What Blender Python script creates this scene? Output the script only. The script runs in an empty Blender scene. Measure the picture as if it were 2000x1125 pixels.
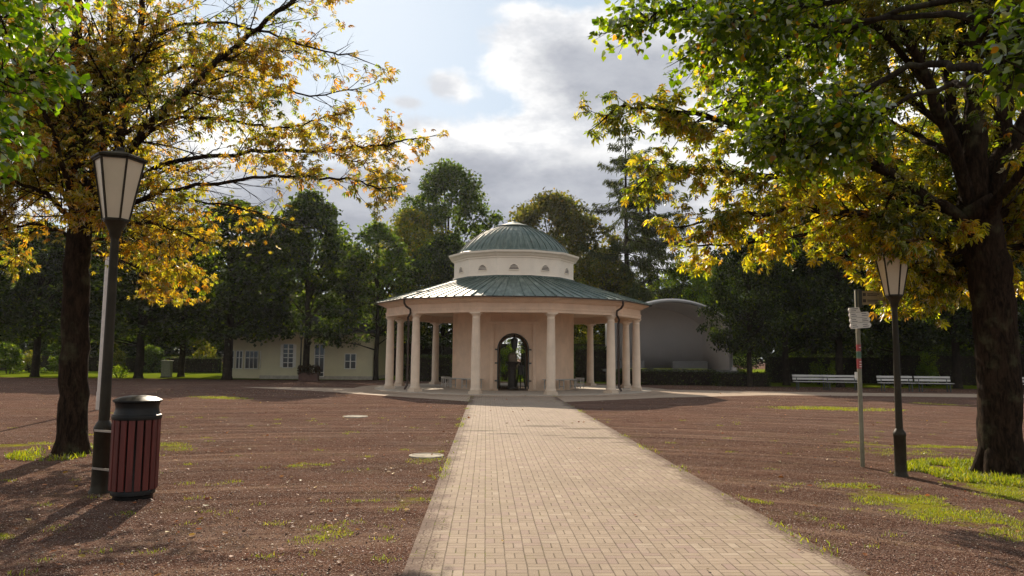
import bpy, math, random
import numpy as np
from mathutils import Vector, Matrix

# ------------------------------------------------------------------ camera, world, sun
S = bpy.context.scene
C = S.collection
CAM_H = 1.65
FOC = 1444.44                      # focal length in pixels of a 2000 px wide picture (26 mm)
PITCH = math.atan(134.5 / FOC)
ROLL = math.radians(0.5)
_F = Vector((0, math.cos(PITCH), math.sin(PITCH)))
_R0 = Vector((1, 0, 0)); _U0 = Vector((0, -math.sin(PITCH), math.cos(PITCH)))
_R = _R0 * math.cos(ROLL) + _U0 * math.sin(ROLL)
_U = _U0 * math.cos(ROLL) - _R0 * math.sin(ROLL)
cam = bpy.data.cameras.new("camera")
cam.lens = 26; cam.sensor_width = 36; cam.clip_end = 2000; cam.clip_start = 0.05
camo = bpy.data.objects.new("camera", cam); C.objects.link(camo)
m = Matrix((( _R.x, _U.x, -_F.x, 0), (_R.y, _U.y, -_F.y, 0), (_R.z, _U.z, -_F.z, CAM_H), (0, 0, 0, 1)))
camo.matrix_world = m
S.camera = camo

def ray(px, py):
    return (_F * FOC + _R * (px - 1000) - _U * (py - 562.5)).normalized()
def P(px, py, Y):                  # the point seen at a pixel, Y metres ahead
    d = ray(px, py); return Vector((0, 0, CAM_H)) + d * (Y / d.y)
def G(px, py, z=0.0):              # the ground point seen at a pixel
    d = ray(px, py); return Vector((0, 0, CAM_H)) + d * ((z - CAM_H) / d.z)

SUN_AZ = math.radians(-13.0)       # left of straight ahead
SUN_EL = math.radians(30.0)
S.view_settings.view_transform = 'Standard'
S.view_settings.look = 'None'
S.view_settings.exposure = 0.85
S.view_settings.gamma = 1.0
SKY_STRENGTH = 0.06
sun = bpy.data.lights.new("sun", 'SUN'); sun.energy = 4.3; sun.angle = math.radians(0.5)
sun.color = (1.0, 0.85, 0.66)
suno = bpy.data.objects.new("sun", sun); C.objects.link(suno)
sdir = Vector((math.sin(SUN_AZ) * math.cos(SUN_EL), math.cos(SUN_AZ) * math.cos(SUN_EL), math.sin(SUN_EL)))
suno.rotation_euler = sdir.to_track_quat('Z', 'Y').to_euler()
suno.location = sdir * 200

# ------------------------------------------------------------------ node helpers
class NT:
    def __init__(s, tree): s.t = tree; s.n = tree.nodes; s.l = tree.links
    def node(s, typ, **kw):
        n = s.n.new(typ)
        for k, v in kw.items(): setattr(n, k, v)
        return n
    def put(s, sock, v):
        if v is None: return
        if hasattr(v, 'is_linked') or isinstance(v, bpy.types.NodeSocket): s.l.new(v, sock)
        else:
            if isinstance(v, (tuple, list)) and len(v) == 3 and sock.type == 'RGBA': v = (*v, 1)
            sock.default_value = v
    def math(s, op, a, b=None, c=None, clamp=False):
        n = s.node('ShaderNodeMath', operation=op); n.use_clamp = clamp
        s.put(n.inputs[0], a); s.put(n.inputs[1], b); s.put(n.inputs[2], c)
        return n.outputs[0]
    def mix(s, f, a, b, blend='MIX'):
        n = s.node('ShaderNodeMix', data_type='RGBA', blend_type=blend)
        s.put(n.inputs[0], f); s.put(n.inputs[6], a); s.put(n.inputs[7], b)
        return n.outputs[2]
    def noise(s, vec, scale, detail=4, rough=0.55, out=0, dist=0.0):
        n = s.node('ShaderNodeTexNoise'); s.put(n.inputs['Vector'], vec)
        n.inputs['Scale'].default_value = scale; n.inputs['Detail'].default_value = detail
        n.inputs['Roughness'].default_value = rough; n.inputs['Distortion'].default_value = dist
        return n.outputs[out]
    def smooth(s, v, a, b, lo=0.0, hi=1.0):
        n = s.node('ShaderNodeMapRange', interpolation_type='SMOOTHSTEP')
        s.put(n.inputs[0], v); n.inputs[1].default_value = a; n.inputs[2].default_value = b
        n.inputs[3].default_value = lo; n.inputs[4].default_value = hi
        return n.outputs[0]
    def lin(s, v, a, b, lo=0.0, hi=1.0):
        n = s.node('ShaderNodeMapRange')
        s.put(n.inputs[0], v); n.inputs[1].default_value = a; n.inputs[2].default_value = b
        n.inputs[3].default_value = lo; n.inputs[4].default_value = hi
        return n.outputs[0]
    def map(s, vec, scale=(1, 1, 1), loc=(0, 0, 0), rot=(0, 0, 0)):
        n = s.node('ShaderNodeMapping'); s.put(n.inputs[0], vec)
        n.inputs[1].default_value = loc; n.inputs[2].default_value = rot; n.inputs[3].default_value = scale
        return n.outputs[0]
    def sep(s, vec):
        n = s.node('ShaderNodeSeparateXYZ'); s.put(n.inputs[0], vec); return n.outputs
    def comb(s, x, y, z):
        n = s.node('ShaderNodeCombineXYZ'); s.put(n.inputs[0], x); s.put(n.inputs[1], y); s.put(n.inputs[2], z); return n.outputs[0]
    def bump(s, h, strength=0.5, dist=0.02, normal=None):
        n = s.node('ShaderNodeBump'); n.inputs['Strength'].default_value = strength
        n.inputs['Distance'].default_value = dist; s.put(n.inputs['Height'], h)
        if normal is not None: s.put(n.inputs['Normal'], normal)
        return n.outputs[0]

def newmat(name):
    mt = bpy.data.materials.new(name); mt.use_nodes = True
    mt.node_tree.nodes.clear()
    k = NT(mt.node_tree); o = k.node('ShaderNodeOutputMaterial')
    return mt, k, o
def principled(k, o, col, rough=0.6, metal=0.0, normal=None, spec=0.5):
    b = k.node('ShaderNodeBsdfPrincipled')
    k.put(b.inputs['Base Color'], col); k.put(b.inputs['Roughness'], rough); k.put(b.inputs['Metallic'], metal)
    k.put(b.inputs['Specular IOR Level'], spec)
    if normal is not None: k.put(b.inputs['Normal'], normal)
    k.l.new(b.outputs[0], o.inputs[0]); return b
def obj_co(k): return k.node('ShaderNodeTexCoord').outputs['Object']
def pos_co(k): return k.node('ShaderNodeNewGeometry').outputs['Position']

def simple(name, col, rough=0.6, metal=0.0, vary=0.25, scale=6.0, bump=0.2, bscale=60.0, spec=0.5, stretch=(1, 1, 1)):
    mt, k, o = newmat(name); co = k.map(obj_co(k), scale=stretch)
    n1 = k.noise(co, scale, 6, 0.65); n2 = k.noise(co, bscale, 3)
    c1 = tuple(c * (1 - vary) for c in col); c2 = tuple(min(1, c * (1 + vary)) for c in col)
    cc = k.mix(k.smooth(n1, 0.3, 0.7), c1, c2)
    principled(k, o, cc, rough, metal, k.bump(n2, bump, 0.004), spec)
    return mt

# ------------------------------------------------------------------ world: Nishita sky with clouds placed by azimuth and elevation
W = bpy.data.worlds.new("World"); S.world = W; W.use_nodes = True
W.node_tree.nodes.clear(); k = NT(W.node_tree)
wo = k.node('ShaderNodeOutputWorld'); bg = k.node('ShaderNodeBackground')
sky = k.node('ShaderNodeTexSky', sky_type='NISHITA'); sky.sun_disc = False
sky.sun_elevation = SUN_EL; sky.sun_rotation = SUN_AZ
sky.air_density = 1.0; sky.dust_density = 0.6; sky.ozone_density = 1.5
D = k.node('ShaderNodeTexCoord').outputs['Generated']
dx, dy, dz = k.sep(D)[0:3]
az = k.math('ARCTAN2', dx, dy); el = k.math('ARCSINE', dz)
nz = k.noise(k.map(D, scale=(1, 1, 1.6)), 5.0, 9, 0.58)
nzf = k.noise(k.map(D, scale=(1, 1, 1.3), loc=(3, 1, 2)), 13.0, 8, 0.62)
def azel(px, py):
    d = ray(px, py); return math.atan2(d.x, d.y), math.asin(d.z)
def blob(px, py, rx, ry, w=1.0, rot=0.0):
    a, e = azel(px, py); rx /= FOC * 0.93; ry /= FOC * 0.93
    u = k.math('SUBTRACT', az, a); v = k.math('SUBTRACT', el, e)
    cu = k.math('MULTIPLY', u, 1 / rx); cv = k.math('MULTIPLY', v, 1 / ry)
    q = k.math('SQRT', k.math('ADD', k.math('MULTIPLY', cu, cu), k.math('MULTIPLY', cv, cv)))
    return k.math('MULTIPLY', k.math('SUBTRACT', 1.0, q), w)
def vmax(l):
    r = l[0]
    for x in l[1:]:
        n = k.node('ShaderNodeMath', operation='SMOOTH_MAX'); k.put(n.inputs[0], r); k.put(n.inputs[1], x); n.inputs[2].default_value = 0.25
        r = n.outputs[0]
    return r
cum = vmax([blob(1160, 130, 210, 110), blob(1060, 110, 110, 90), blob(1120, 240, 140, 70), blob(1290, 130, 190, 110),
            blob(865, 170, 60, 36, 0.5), blob(795, 200, 65, 20, 0.4), blob(895, 185, 60, 24, 0.35), blob(1010, 12, 60, 20, 0.3), blob(1500, 250, 420, 260, 0.8)])
bank = vmax([blob(900, 300, 340, 80), blob(1100, 290, 260, 90), blob(860, 420, 620, 150), blob(380, 300, 290, 200, 0.9), blob(1200, 420, 500, 150),
             blob(100, 200, 450, 330, 0.8)])
den = k.math('ADD', vmax([cum, bank]), k.math('MULTIPLY', k.math('SUBTRACT', nz, 0.5), 1.15))
den = k.math('ADD', den, k.math('MULTIPLY', k.math('SUBTRACT', nzf, 0.5), 0.85))
# scattered cloud for the rest of the sky, which only lights the place
az_off = k.smooth(k.math('ABSOLUTE', az), 0.75, 1.0)
els = k.smooth(el, 0.75, 1.0)
rest = k.math('MAXIMUM', az_off, els)
gen = k.math('ADD', k.math('MULTIPLY', k.math('SUBTRACT', k.noise(D, 2.2, 6, 0.55), 0.45), 2.0), 0.0)
den = k.math('ADD', k.math('MULTIPLY', den, k.math('SUBTRACT', 1.0, rest)), k.math('MULTIPLY', gen, rest))
mask = k.smooth(den, 0.04, 0.34)
dark = vmax([blob(1230, 150, 210, 85, 1.1), blob(1120, 120, 100, 50, 0.8), blob(860, 420, 620, 105, 1.7), blob(900, 345, 190, 60, 1.0), blob(1150, 420, 300, 120, 1.3)])
dk = k.math('ADD', dark, k.math('MULTIPLY', k.math('SUBTRACT', nz, 0.5), 1.1))
dk = k.math('ADD', dk, k.math('MULTIPLY', k.math('SUBTRACT', nzf, 0.5), 0.5))
dk = k.smooth(dk, -0.05, 0.75)
cs = 1.0 / SKY_STRENGTH
texn = k.noise(k.map(D, scale=(1, 1, 2.2)), 9.0, 8, 0.6)
bright = k.mix(k.smooth(texn, 0.35, 0.65), tuple(c * cs for c in (0.40, 0.41, 0.435)), tuple(c * cs for c in (0.64, 0.635, 0.625)))
grey = k.mix(k.smooth(texn, 0.3, 0.7), tuple(c * cs for c in (0.215, 0.228, 0.262)), tuple(c * cs for c in (0.31, 0.322, 0.352)))
cloud = k.mix(dk, bright, grey)
cloud = k.mix(rest, cloud, tuple(c * cs for c in (0.56, 0.48, 0.39)))      # unseen clouds behind the viewer, brightened and warmed to light the pavilion front
skyc = k.mix(0.76, sky.outputs[0], tuple(c * cs for c in (0.34, 0.41, 0.48)))
allc = k.mix(mask, skyc, cloud)
k.put(bg.inputs[0], allc); bg.inputs[1].default_value = SKY_STRENGTH
k.l.new(bg.outputs[0], wo.inputs[0])

# ------------------------------------------------------------------ mesh helpers
class MB:
    def __init__(s): s.v = []; s.f = []
    def add(s, vs, fs):
        b = len(s.v); s.v += [tuple(x) for x in vs]; s.f += [tuple(i + b for i in q) for q in fs]; return s
    def box(s, c, sz, rz=0.0, M=None):
        hx, hy, hz = sz[0] / 2, sz[1] / 2, sz[2] / 2
        vs = [Vector((x * hx, y * hy, z * hz)) for x in (-1, 1) for y in (-1, 1) for z in (-1, 1)]
        if M is not None: vs = [M @ v for v in vs]
        if rz: R = Matrix.Rotation(rz, 3, 'Z'); vs = [R @ v for v in vs]
        vs = [v + Vector(c) for v in vs]
        return s.add(vs, [(0, 1, 3, 2), (4, 6, 7, 5), (0, 4, 5, 1), (2, 3, 7, 6), (0, 2, 6, 4), (1, 5, 7, 3)])
    def bar(s, a, b, w, h=None):
        a, b = Vector(a), Vector(b); d = b - a; h = h or w
        M = d.to_track_quat('Y', 'Z').to_matrix()
        return s.box((a + b) / 2, (w, d.length, h), M=M)
    def lathe(s, prof, n=24, c=(0, 0, 0), ph=0.0, close=True):
        vs = []; fs = []; N = len(prof)
        for r, z in prof:
            for i in range(n):
                a = ph + 2 * math.pi * i / n
                vs.append((c[0] + r * math.cos(a), c[1] + r * math.sin(a), c[2] + z))
        for j in range(N - 1):
            for i in range(n):
                i2 = (i + 1) % n
                fs.append((j * n + i, j * n + i2, (j + 1) * n + i2, (j + 1) * n + i))
        if close:
            fs.append(tuple(range(n - 1, -1, -1))); fs.append(tuple((N - 1) * n + i for i in range(n)))
        return s.add(vs, fs)
    def tube(s, pts, rad, n=8, caps=True):
        pts = [Vector(p) for p in pts]
        if not hasattr(rad, '__len__'): rad = [rad] * len(pts)
        vs = []; fs = []; ref = Vector((0.31, 0.17, 0.93))
        for i, p in enumerate(pts):
            t = (pts[min(i + 1, len(pts) - 1)] - pts[max(i - 1, 0)]).normalized()
            if abs(t.dot(ref)) > 0.95: ref = Vector((0.9, 0.3, 0.1))
            u = (ref - t * ref.dot(t)).normalized(); w = t.cross(u); ref = u
            for q in range(n):
                a = 2 * math.pi * q / n; vs.append(p + (u * math.cos(a) + w * math.sin(a)) * rad[i])
        for i in range(len(pts) - 1):
            for q in range(n):
                q2 = (q + 1) % n; fs.append((i * n + q, i * n + q2, (i + 1) * n + q2, (i + 1) * n + q))
        if caps: fs.append(tuple(range(n - 1, -1, -1))); fs.append(tuple((len(pts) - 1) * n + q for q in range(n)))
        return s.add(vs, fs)
    def prism(s, poly, y0, y1):     # polygon in x,z extruded along y
        n = len(poly); vs = [(x, y0, z) for x, z in poly] + [(x, y1, z) for x, z in poly]
        fs = [tuple(range(n)), tuple(range(2 * n - 1, n - 1, -1))] + [(i, i + n, (i + 1) % n + n, (i + 1) % n) for i in range(n)]
        return s.add(vs, fs)
    def build(s, name, mat, parent=None, smooth=False, bevel=0.0, loc=None):
        me = bpy.data.meshes.new(name); me.from_pydata([tuple(v) for v in s.v], [], s.f); me.update()
        import bmesh
        b = bmesh.new(); b.from_mesh(me); bmesh.ops.recalc_face_normals(b, faces=b.faces); b.to_mesh(me); b.free()
        o = bpy.data.objects.new(name, me); C.objects.link(o)
        if mat: me.materials.append(mat)
        if smooth:
            me.polygons.foreach_set('use_smooth', [True] * len(me.polygons))
            me.set_sharp_from_angle(angle=math.radians(40))
        if bevel:
            md = o.modifiers.new('bevel', 'BEVEL'); md.width = bevel; md.segments = 2; md.limit_method = 'ANGLE'
        if parent: o.parent = parent
        if loc is not None: o.location = loc
        return o

def empty(name, loc=(0, 0, 0), rz=0.0):
    o = bpy.data.objects.new(name, None); C.objects.link(o); o.location = loc; o.rotation_euler = (0, 0, rz)
    o.empty_display_size = 0.2; return o
def tag(o, label=None, cat=None, group=None, kind=None):
    if label: o['label'] = label
    if cat: o['category'] = cat
    if group: o['group'] = group
    if kind: o['kind'] = kind
    return o
def copy_tree(o, parent=None):
    c = o.copy(); C.objects.link(c)
    if parent: c.parent = parent
    for ch in list(o.children): copy_tree(ch, c)
    return c
def sheet(name, pts, z, mat, label=None, kind='structure'):
    me = bpy.data.meshes.new(name); me.from_pydata([(p[0], p[1], z) for p in pts], [], [tuple(range(len(pts)))]); me.update()
    if me.polygons[0].normal.z < 0: me.flip_normals()
    o = bpy.data.objects.new(name, me); C.objects.link(o); me.materials.append(mat)
    tag(o, label=label, kind=kind); return o

def fastmesh(name, verts, tris, mat, parent=None, colors=None, nper=3, smooth=False):
    me = bpy.data.meshes.new(name); nv = len(verts); nf = len(tris)
    me.vertices.add(nv); me.vertices.foreach_set('co', verts.astype(np.float32).ravel())
    me.loops.add(nf * nper); me.loops.foreach_set('vertex_index', tris.astype(np.int32).ravel())
    me.polygons.add(nf); me.polygons.foreach_set('loop_start', np.arange(0, nf * nper, nper, dtype=np.int32))
    me.polygons.foreach_set('loop_total', np.full(nf, nper, dtype=np.int32))
    me.update(calc_edges=True)
    if colors is not None:
        at = me.color_attributes.new('tint', 'FLOAT_COLOR', 'POINT')
        cc = np.ones((nv, 4), np.float32); cc[:, :3] = colors; at.data.foreach_set('color', cc.ravel())
    if smooth: me.polygons.foreach_set('use_smooth', [True] * nf)
    o = bpy.data.objects.new(name, me); C.objects.link(o)
    if mat: me.materials.append(mat)
    if parent: o.parent = parent
    return o

def norm(a): return a / (np.linalg.norm(a, axis=-1, keepdims=True) + 1e-9)
def scatter(template, faces, pos, fwd, up, size, zscale=None):
    """place the template (x forward, y side, z up) at every pos"""
    f = norm(fwd); s = norm(np.cross(up, f)); u = np.cross(f, s)
    T = np.asarray(template)[None]                       # 1,V,3
    z = T[..., 2:3] * (1 if zscale is None else zscale[:, None, None])
    V = T[..., 0:1] * f[:, None] + T[..., 1:2] * s[:, None] + z * u[:, None]
    V = V * size[:, None, None] + pos[:, None]
    n, v = V.shape[:2]
    F = (np.asarray(faces)[None] + (np.arange(n) * v)[:, None, None]).reshape(-1, np.asarray(faces).shape[1])
    return V.reshape(-1, 3), F

# leaf templates
def chestnut_leaf():
    V = []; F = []
    for a, L in ((-112, .55), (-70, .78), (-24, 1.0), (24, .97), (70, .8), (112, .52)):
        a = math.radians(a); c, s = math.cos(a), math.sin(a); b = len(V)
        for x, y, z in ((0.0, 0, 0), (.35, -.085, .0), (.68, -.19, -.12), (1.0, 0, -.42), (.68, .19, -.12), (.35, .10, .0), (.6, 0, -.20)):
            x *= L; y *= L; z *= L; V.append((x * c - y * s, x * s + y * c, z))
        F += [(b, b + 1, b + 6), (b + 1, b + 2, b + 6), (b + 2, b + 3, b + 6), (b + 3, b + 4, b + 6), (b + 4, b + 5, b + 6), (b + 5, b, b + 6)]
    return V, F
def linden_leaf():
    o = [(0, 0, 0), (-.12, .25, .03), (.1, .48, .02), (.42, .46, -.04), (.75, .22, -.12), (1.05, 0, -.25), (.75, -.22, -.12), (.42, -.46, -.04), (.1, -.48, .02), (-.12, -.25, .03), (.45, 0, -.06)]
    return o, [(i, (i + 1) % 10, 10) for i in range(10)]
LEAFQ = ([(0, 0, 0), (.5, -.36, .03), (1, 0, -.16), (.5, .36, .03)], [(0, 1, 2, 3)])
NEEDLE = ([(0, 0, 0), (.5, -.09, 0), (1, 0, -.1), (.5, .09, 0)], [(0, 1, 2, 3)])

# ------------------------------------------------------------------ materials
def leaf_material(name, trans=0.55, rough=0.45, gloss=0.10, tmul=(1.5, 1.6, 0.9), dmul=1.0):
    mt, k, o = newmat(name)
    a = k.node('ShaderNodeVertexColor', layer_name='tint').outputs[0]
    d = k.node('ShaderNodeBsdfDiffuse'); t = k.node('ShaderNodeBsdfTranslucent'); g = k.node('ShaderNodeBsdfGlossy')
    k.put(d.inputs[0], k.mix(1.0, a, (dmul,) * 3, 'MULTIPLY')); k.put(t.inputs[0], k.mix(1.0, a, tmul, 'MULTIPLY'))
    g.inputs[0].default_value = (1, 1, 1, 1); g.inputs['Roughness'].default_value = rough
    m1 = k.node('ShaderNodeMixShader'); m1.inputs[0].default_value = trans
    k.l.new(d.outputs[0], m1.inputs[1]); k.l.new(t.outputs[0], m1.inputs[2])
    m2 = k.node('ShaderNodeMixShader'); m2.inputs[0].default_value = gloss
    lw = k.node('ShaderNodeFresnel'); lw.inputs[0].default_value = 1.4
    k.put(m2.inputs[0], k.math('MULTIPLY', lw.outputs[0], gloss * 8, clamp=True))
    k.l.new(m1.outputs[0], m2.inputs[1]); k.l.new(g.outputs[0], m2.inputs[2]); k.l.new(m2.outputs[0], o.inputs[0])
    return mt
M_chest = leaf_material('chestnut_foliage', 0.66, 0.5, 0.03, (2.5, 2.6, 0.6), 0.38)
M_lind = leaf_material('linden_foliage', 0.60, 0.5, 0.02, (3.6, 3.6, 0.5), 0.45)
M_far = leaf_material('distant_foliage', 0.45, 0.6, 0.015, (2.4, 2.6, 0.6), 0.5)
M_needle = leaf_material('needle_foliage', 0.3, 0.7, 0.004, (1.8, 1.9, 0.7), 0.7)
M_grass = leaf_material('grass_blades', 0.55, 0.5, 0.04, (1.5, 1.6, 0.5))
M_dry = leaf_material('dry_leaf', 0.35, 0.6, 0.04, (1.3, 1.2, 0.8))

def bark(name, c1, c2, sc=14.0):
    mt, k, o = newmat(name); co = obj_co(k)
    st = k.map(co, scale=(1, 1, 0.28))
    n = k.noise(st, sc, 8, 0.72, dist=1.2)
    n2 = k.noise(k.map(co, scale=(1, 1, 0.14)), sc * 2.6, 5, 0.6, dist=0.8)
    h = k.math('ADD', k.math('MULTIPLY', n, 1.1), k.math('MULTIPLY', n2, 0.5))
    lich = k.smooth(k.noise(co, 3.0, 5, 0.6), 0.52, 0.72)
    col = k.mix(k.smooth(h, 0.6, 1.05), c1, c2)
    col = k.mix(k.math('MULTIPLY', lich, 0.35), col, (0.13, 0.13, 0.07))
    principled(k, o, col, 0.95, 0, k.bump(h, 0.9, 0.03), 0.05); return mt
M_bark = bark('chestnut_bark', (0.010, 0.007, 0.005), (0.048, 0.030, 0.019))
M_bark2 = bark('dark_bark', (0.016, 0.012, 0.009), (0.045, 0.034, 0.025), 9)

M_lamp = simple('lamp_paint', (0.028, 0.022, 0.013), 0.5, 0.0, 0.3, 5, 0.15, 90, spec=0.2)
M_pale = simple('pale_post', (0.55, 0.48, 0.42), 0.5, 0, 0.1)
M_milk = simple('milky_glass', (0.60, 0.50, 0.37), 0.35, 0, 0.06, 2.0, 0.02)
M_slat = simple('red_slats', (0.105, 0.016, 0.010), 0.6, 0, 0.3, 5, 0.4, 40, stretch=(3, 3, 0.3))
M_black = simple('black_metal', (0.010, 0.009, 0.008), 0.4, 0.0, 0.2, spec=0.25)
M_steel = simple('steel', (0.42, 0.41, 0.38), 0.35, 0.8, 0.1)
def plaster(name, col, dirt):
    mt, k, o = newmat(name); co = obj_co(k); x, y, z = k.sep(co)[0:3]
    n1 = k.noise(co, 1.4, 6, 0.65); n2 = k.noise(k.map(co, scale=(5, 5, .35)), 1.6, 6, 0.7); f = k.noise(co, 40, 3)
    c = k.mix(k.smooth(n1, 0.3, 0.7), tuple(q * .90 for q in col), tuple(min(1, q * 1.06) for q in col))
    c = k.mix(k.math('MULTIPLY', k.smooth(n2, 0.52, 0.75), 0.28), c, dirt)
    foot = k.smooth(k.math('ADD', z, k.math('MULTIPLY', k.math('SUBTRACT', k.noise(co, 5, 5, 0.7), 0.5), 0.7)), 0.65, 0.05)
    c = k.mix(k.math('MULTIPLY', foot, 0.45), c, dirt)
    principled(k, o, c, 0.85, 0, k.bump(k.math('ADD', f, n1), 0.25, 0.006), 0.2); return mt
M_plaster = simple('pink_plaster', (0.74, 0.55, 0.405), 0.85, 0, 0.06, 1.3, 0.25, 30)
M_column = simple('column_paint', (0.74, 0.59, 0.46), 0.75, 0, 0.06, 2.0, 0.2, 30)
M_white = simple('drum_plaster', (0.86, 0.75, 0.62), 0.8, 0, 0.05, 1.5, 0.2, 30)
M_sand = simple('socle_stone', (0.42, 0.36, 0.29), 0.9, 0, 0.2, 4, 0.5, 40)
M_pipe = simple('copper_pipe', (0.05, 0.033, 0.026), 0.4, 0.5, 0.3)
M_bench = simple('bench_white', (0.40, 0.38, 0.35), 0.55, 0, 0.12, 5, 0.2, 40, stretch=(0.3, 3, 3))
M_iron = simple('cast_iron', (0.05, 0.055, 0.05), 0.5, 0.3, 0.2)
M_sign = simple('sign_white', (0.80, 0.76, 0.70), 0.4, 0, 0.05)
M_signtan = simple('sign_tan', (0.34, 0.27, 0.15), 0.5, 0, 0.1)
M_ink = simple('sign_ink', (0.22, 0.20, 0.19), 0.6, 0, 0.1)
M_inkd = simple('sign_ink_dark', (0.05, 0.035, 0.03), 0.6, 0, 0.1)
M_red = simple('sticker_red', (0.40, 0.05, 0.05), 0.4, 0, 0.1)
M_green = simple('sticker_green', (0.06, 0.14, 0.09), 0.4, 0, 0.1)
M_post = simple('sign_post', (0.20, 0.18, 0.12), 0.45, 0.3, 0.2)
M_shell = simple('shell_paint', (0.74, 0.69, 0.65), 0.9, 0, 0.04, 0.8, 0.1, 10)
M_shellrim = simple('shell_rim', (0.24, 0.23, 0.22), 0.9, 0.0, 0.05, spec=0.0)
M_house = simple('cream_render', (0.64, 0.56, 0.36), 0.9, 0, 0.06, 1.0, 0.2, 20)
M_housetrim = simple('house_trim', (0.74, 0.70, 0.62), 0.7, 0, 0.04)
M_slate = simple('slate_roof', (0.045, 0.043, 0.045), 0.95, 0, 0.25, 3, spec=0.0)
M_flatroof = simple('flat_roof', (0.16, 0.17, 0.19), 0.6, 0, 0.15)
M_glass = simple('window_glass', (0.03, 0.035, 0.035), 0.08, 0, 0.2, 1.0, 0.02)
M_hedge_wood = simple('planter_wood', (0.10, 0.05, 0.035), 0.8, 0, 0.3)
M_cab = simple('cabinet_grey', (0.20, 0.20, 0.13), 0.6, 0, 0.15)
M_mh = simple('manhole_concrete', (0.40, 0.36, 0.30), 0.9, 0, 0.3, 9, 0.5, 60, spec=0.0)
M_stone = simple('fountain_stone', (0.12, 0.10, 0.08), 0.6, 0, 0.2)

def roof_mat():
    mt, k, o = newmat('copper_roof'); co = obj_co(k)
    x, y, z = k.sep(co)[0:3]
    ang = k.math('ARCTAN2', y, x); rr = k.math('SQRT', k.math('ADD', k.math('MULTIPLY', x, x), k.math('MULTIPLY', y, y)))
    st = k.comb(k.math('MULTIPLY', ang, 14.0), k.math('MULTIPLY', rr, 0.35), z)
    n = k.noise(st, 2.2, 7, 0.65)
    n2 = k.noise(co, 3.0, 6, 0.6)
    c = k.mix(k.smooth(n, 0.42, 0.62), (0.060, 0.090, 0.073), (0.130, 0.160, 0.132))
    c = k.mix(k.smooth(n2, 0.60, 0.78), c, (0.085, 0.06, 0.05))
    c = k.mix(k.math('MULTIPLY', k.smooth(n, 0.60, 0.72), 0.6), c, (0.30, 0.33, 0.30))
    principled(k, o, c, k.lin(n2, 0.3, 0.7, 0.45, 0.62), 0.0, k.bump(n2, 0.25, 0.01), 0.4); return mt
M_roof = roof_mat()

M_plaster = plaster('pink_plaster', (0.76, 0.56, 0.41), (0.42, 0.33, 0.24)); M_column = plaster('column_paint', (0.77, 0.62, 0.48), (0.42, 0.34, 0.26))
# ground -------------------------------------------------------------
def ell(k, co, c, rx, ry, rot):
    x, y, z = k.sep(co)[0:3]
    u = k.math('SUBTRACT', x, c[0]); v = k.math('SUBTRACT', y, c[1])
    cr, sr = math.cos(rot), math.sin(rot)
    a = k.math('DIVIDE', k.math('ADD', k.math('MULTIPLY', u, cr), k.math('MULTIPLY', v, sr)), rx)
    b = k.math('DIVIDE', k.math('SUBTRACT', k.math('MULTIPLY', v, cr), k.math('MULTIPLY', u, sr)), ry)
    return k.math('SUBTRACT', 1.0, k.math('SQRT', k.math('ADD', k.math('MULTIPLY', a, a), k.math('MULTIPLY', b, b))))
# moss and grass patches: two pixel ends and a half width in metres
PATCH = [((1650, 945), (2010, 1050), .55, 1.0), ((1500, 796), (1745, 801), .9, 1.1), ((1760, 872), (1920, 873), .35, 1.0), ((1790, 900), (1920, 903), .35, 1.0),
         ((1870, 935), (2040, 985), .45, 1.2), ((1650, 864), (1760, 872), .25, .8), ((380, 775), (480, 780), .6, 1.0), ((-60, 872), (100, 868), .45, .9),
         ((300, 862), (360, 880), .3, .6), ((560, 915), (640, 905), .25, .45), ((770, 1000), (810, 960), .3, .5), ((1780, 787), (1900, 793), .5, .9),
         ((1640, 880), (1880, 890), .5, .5), ((590, 1060), (690, 1020), .25, .45), ((820, 905), (850, 880), .3, .45), ((-40, 1040), (40, 1050), .12, .8),
         ((1450, 970), (1500, 985), .12, .7)]
PATCHW = []
for a, b, w, s_ in PATCH:
    A = G(*a); B = G(*b); c = (A + B) / 2; L = (B - A).length / 2; PATCHW.append((c, max(L, 0.2) * 1.15, w, math.atan2(B.y - A.y, B.x - A.x), s_))
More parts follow.
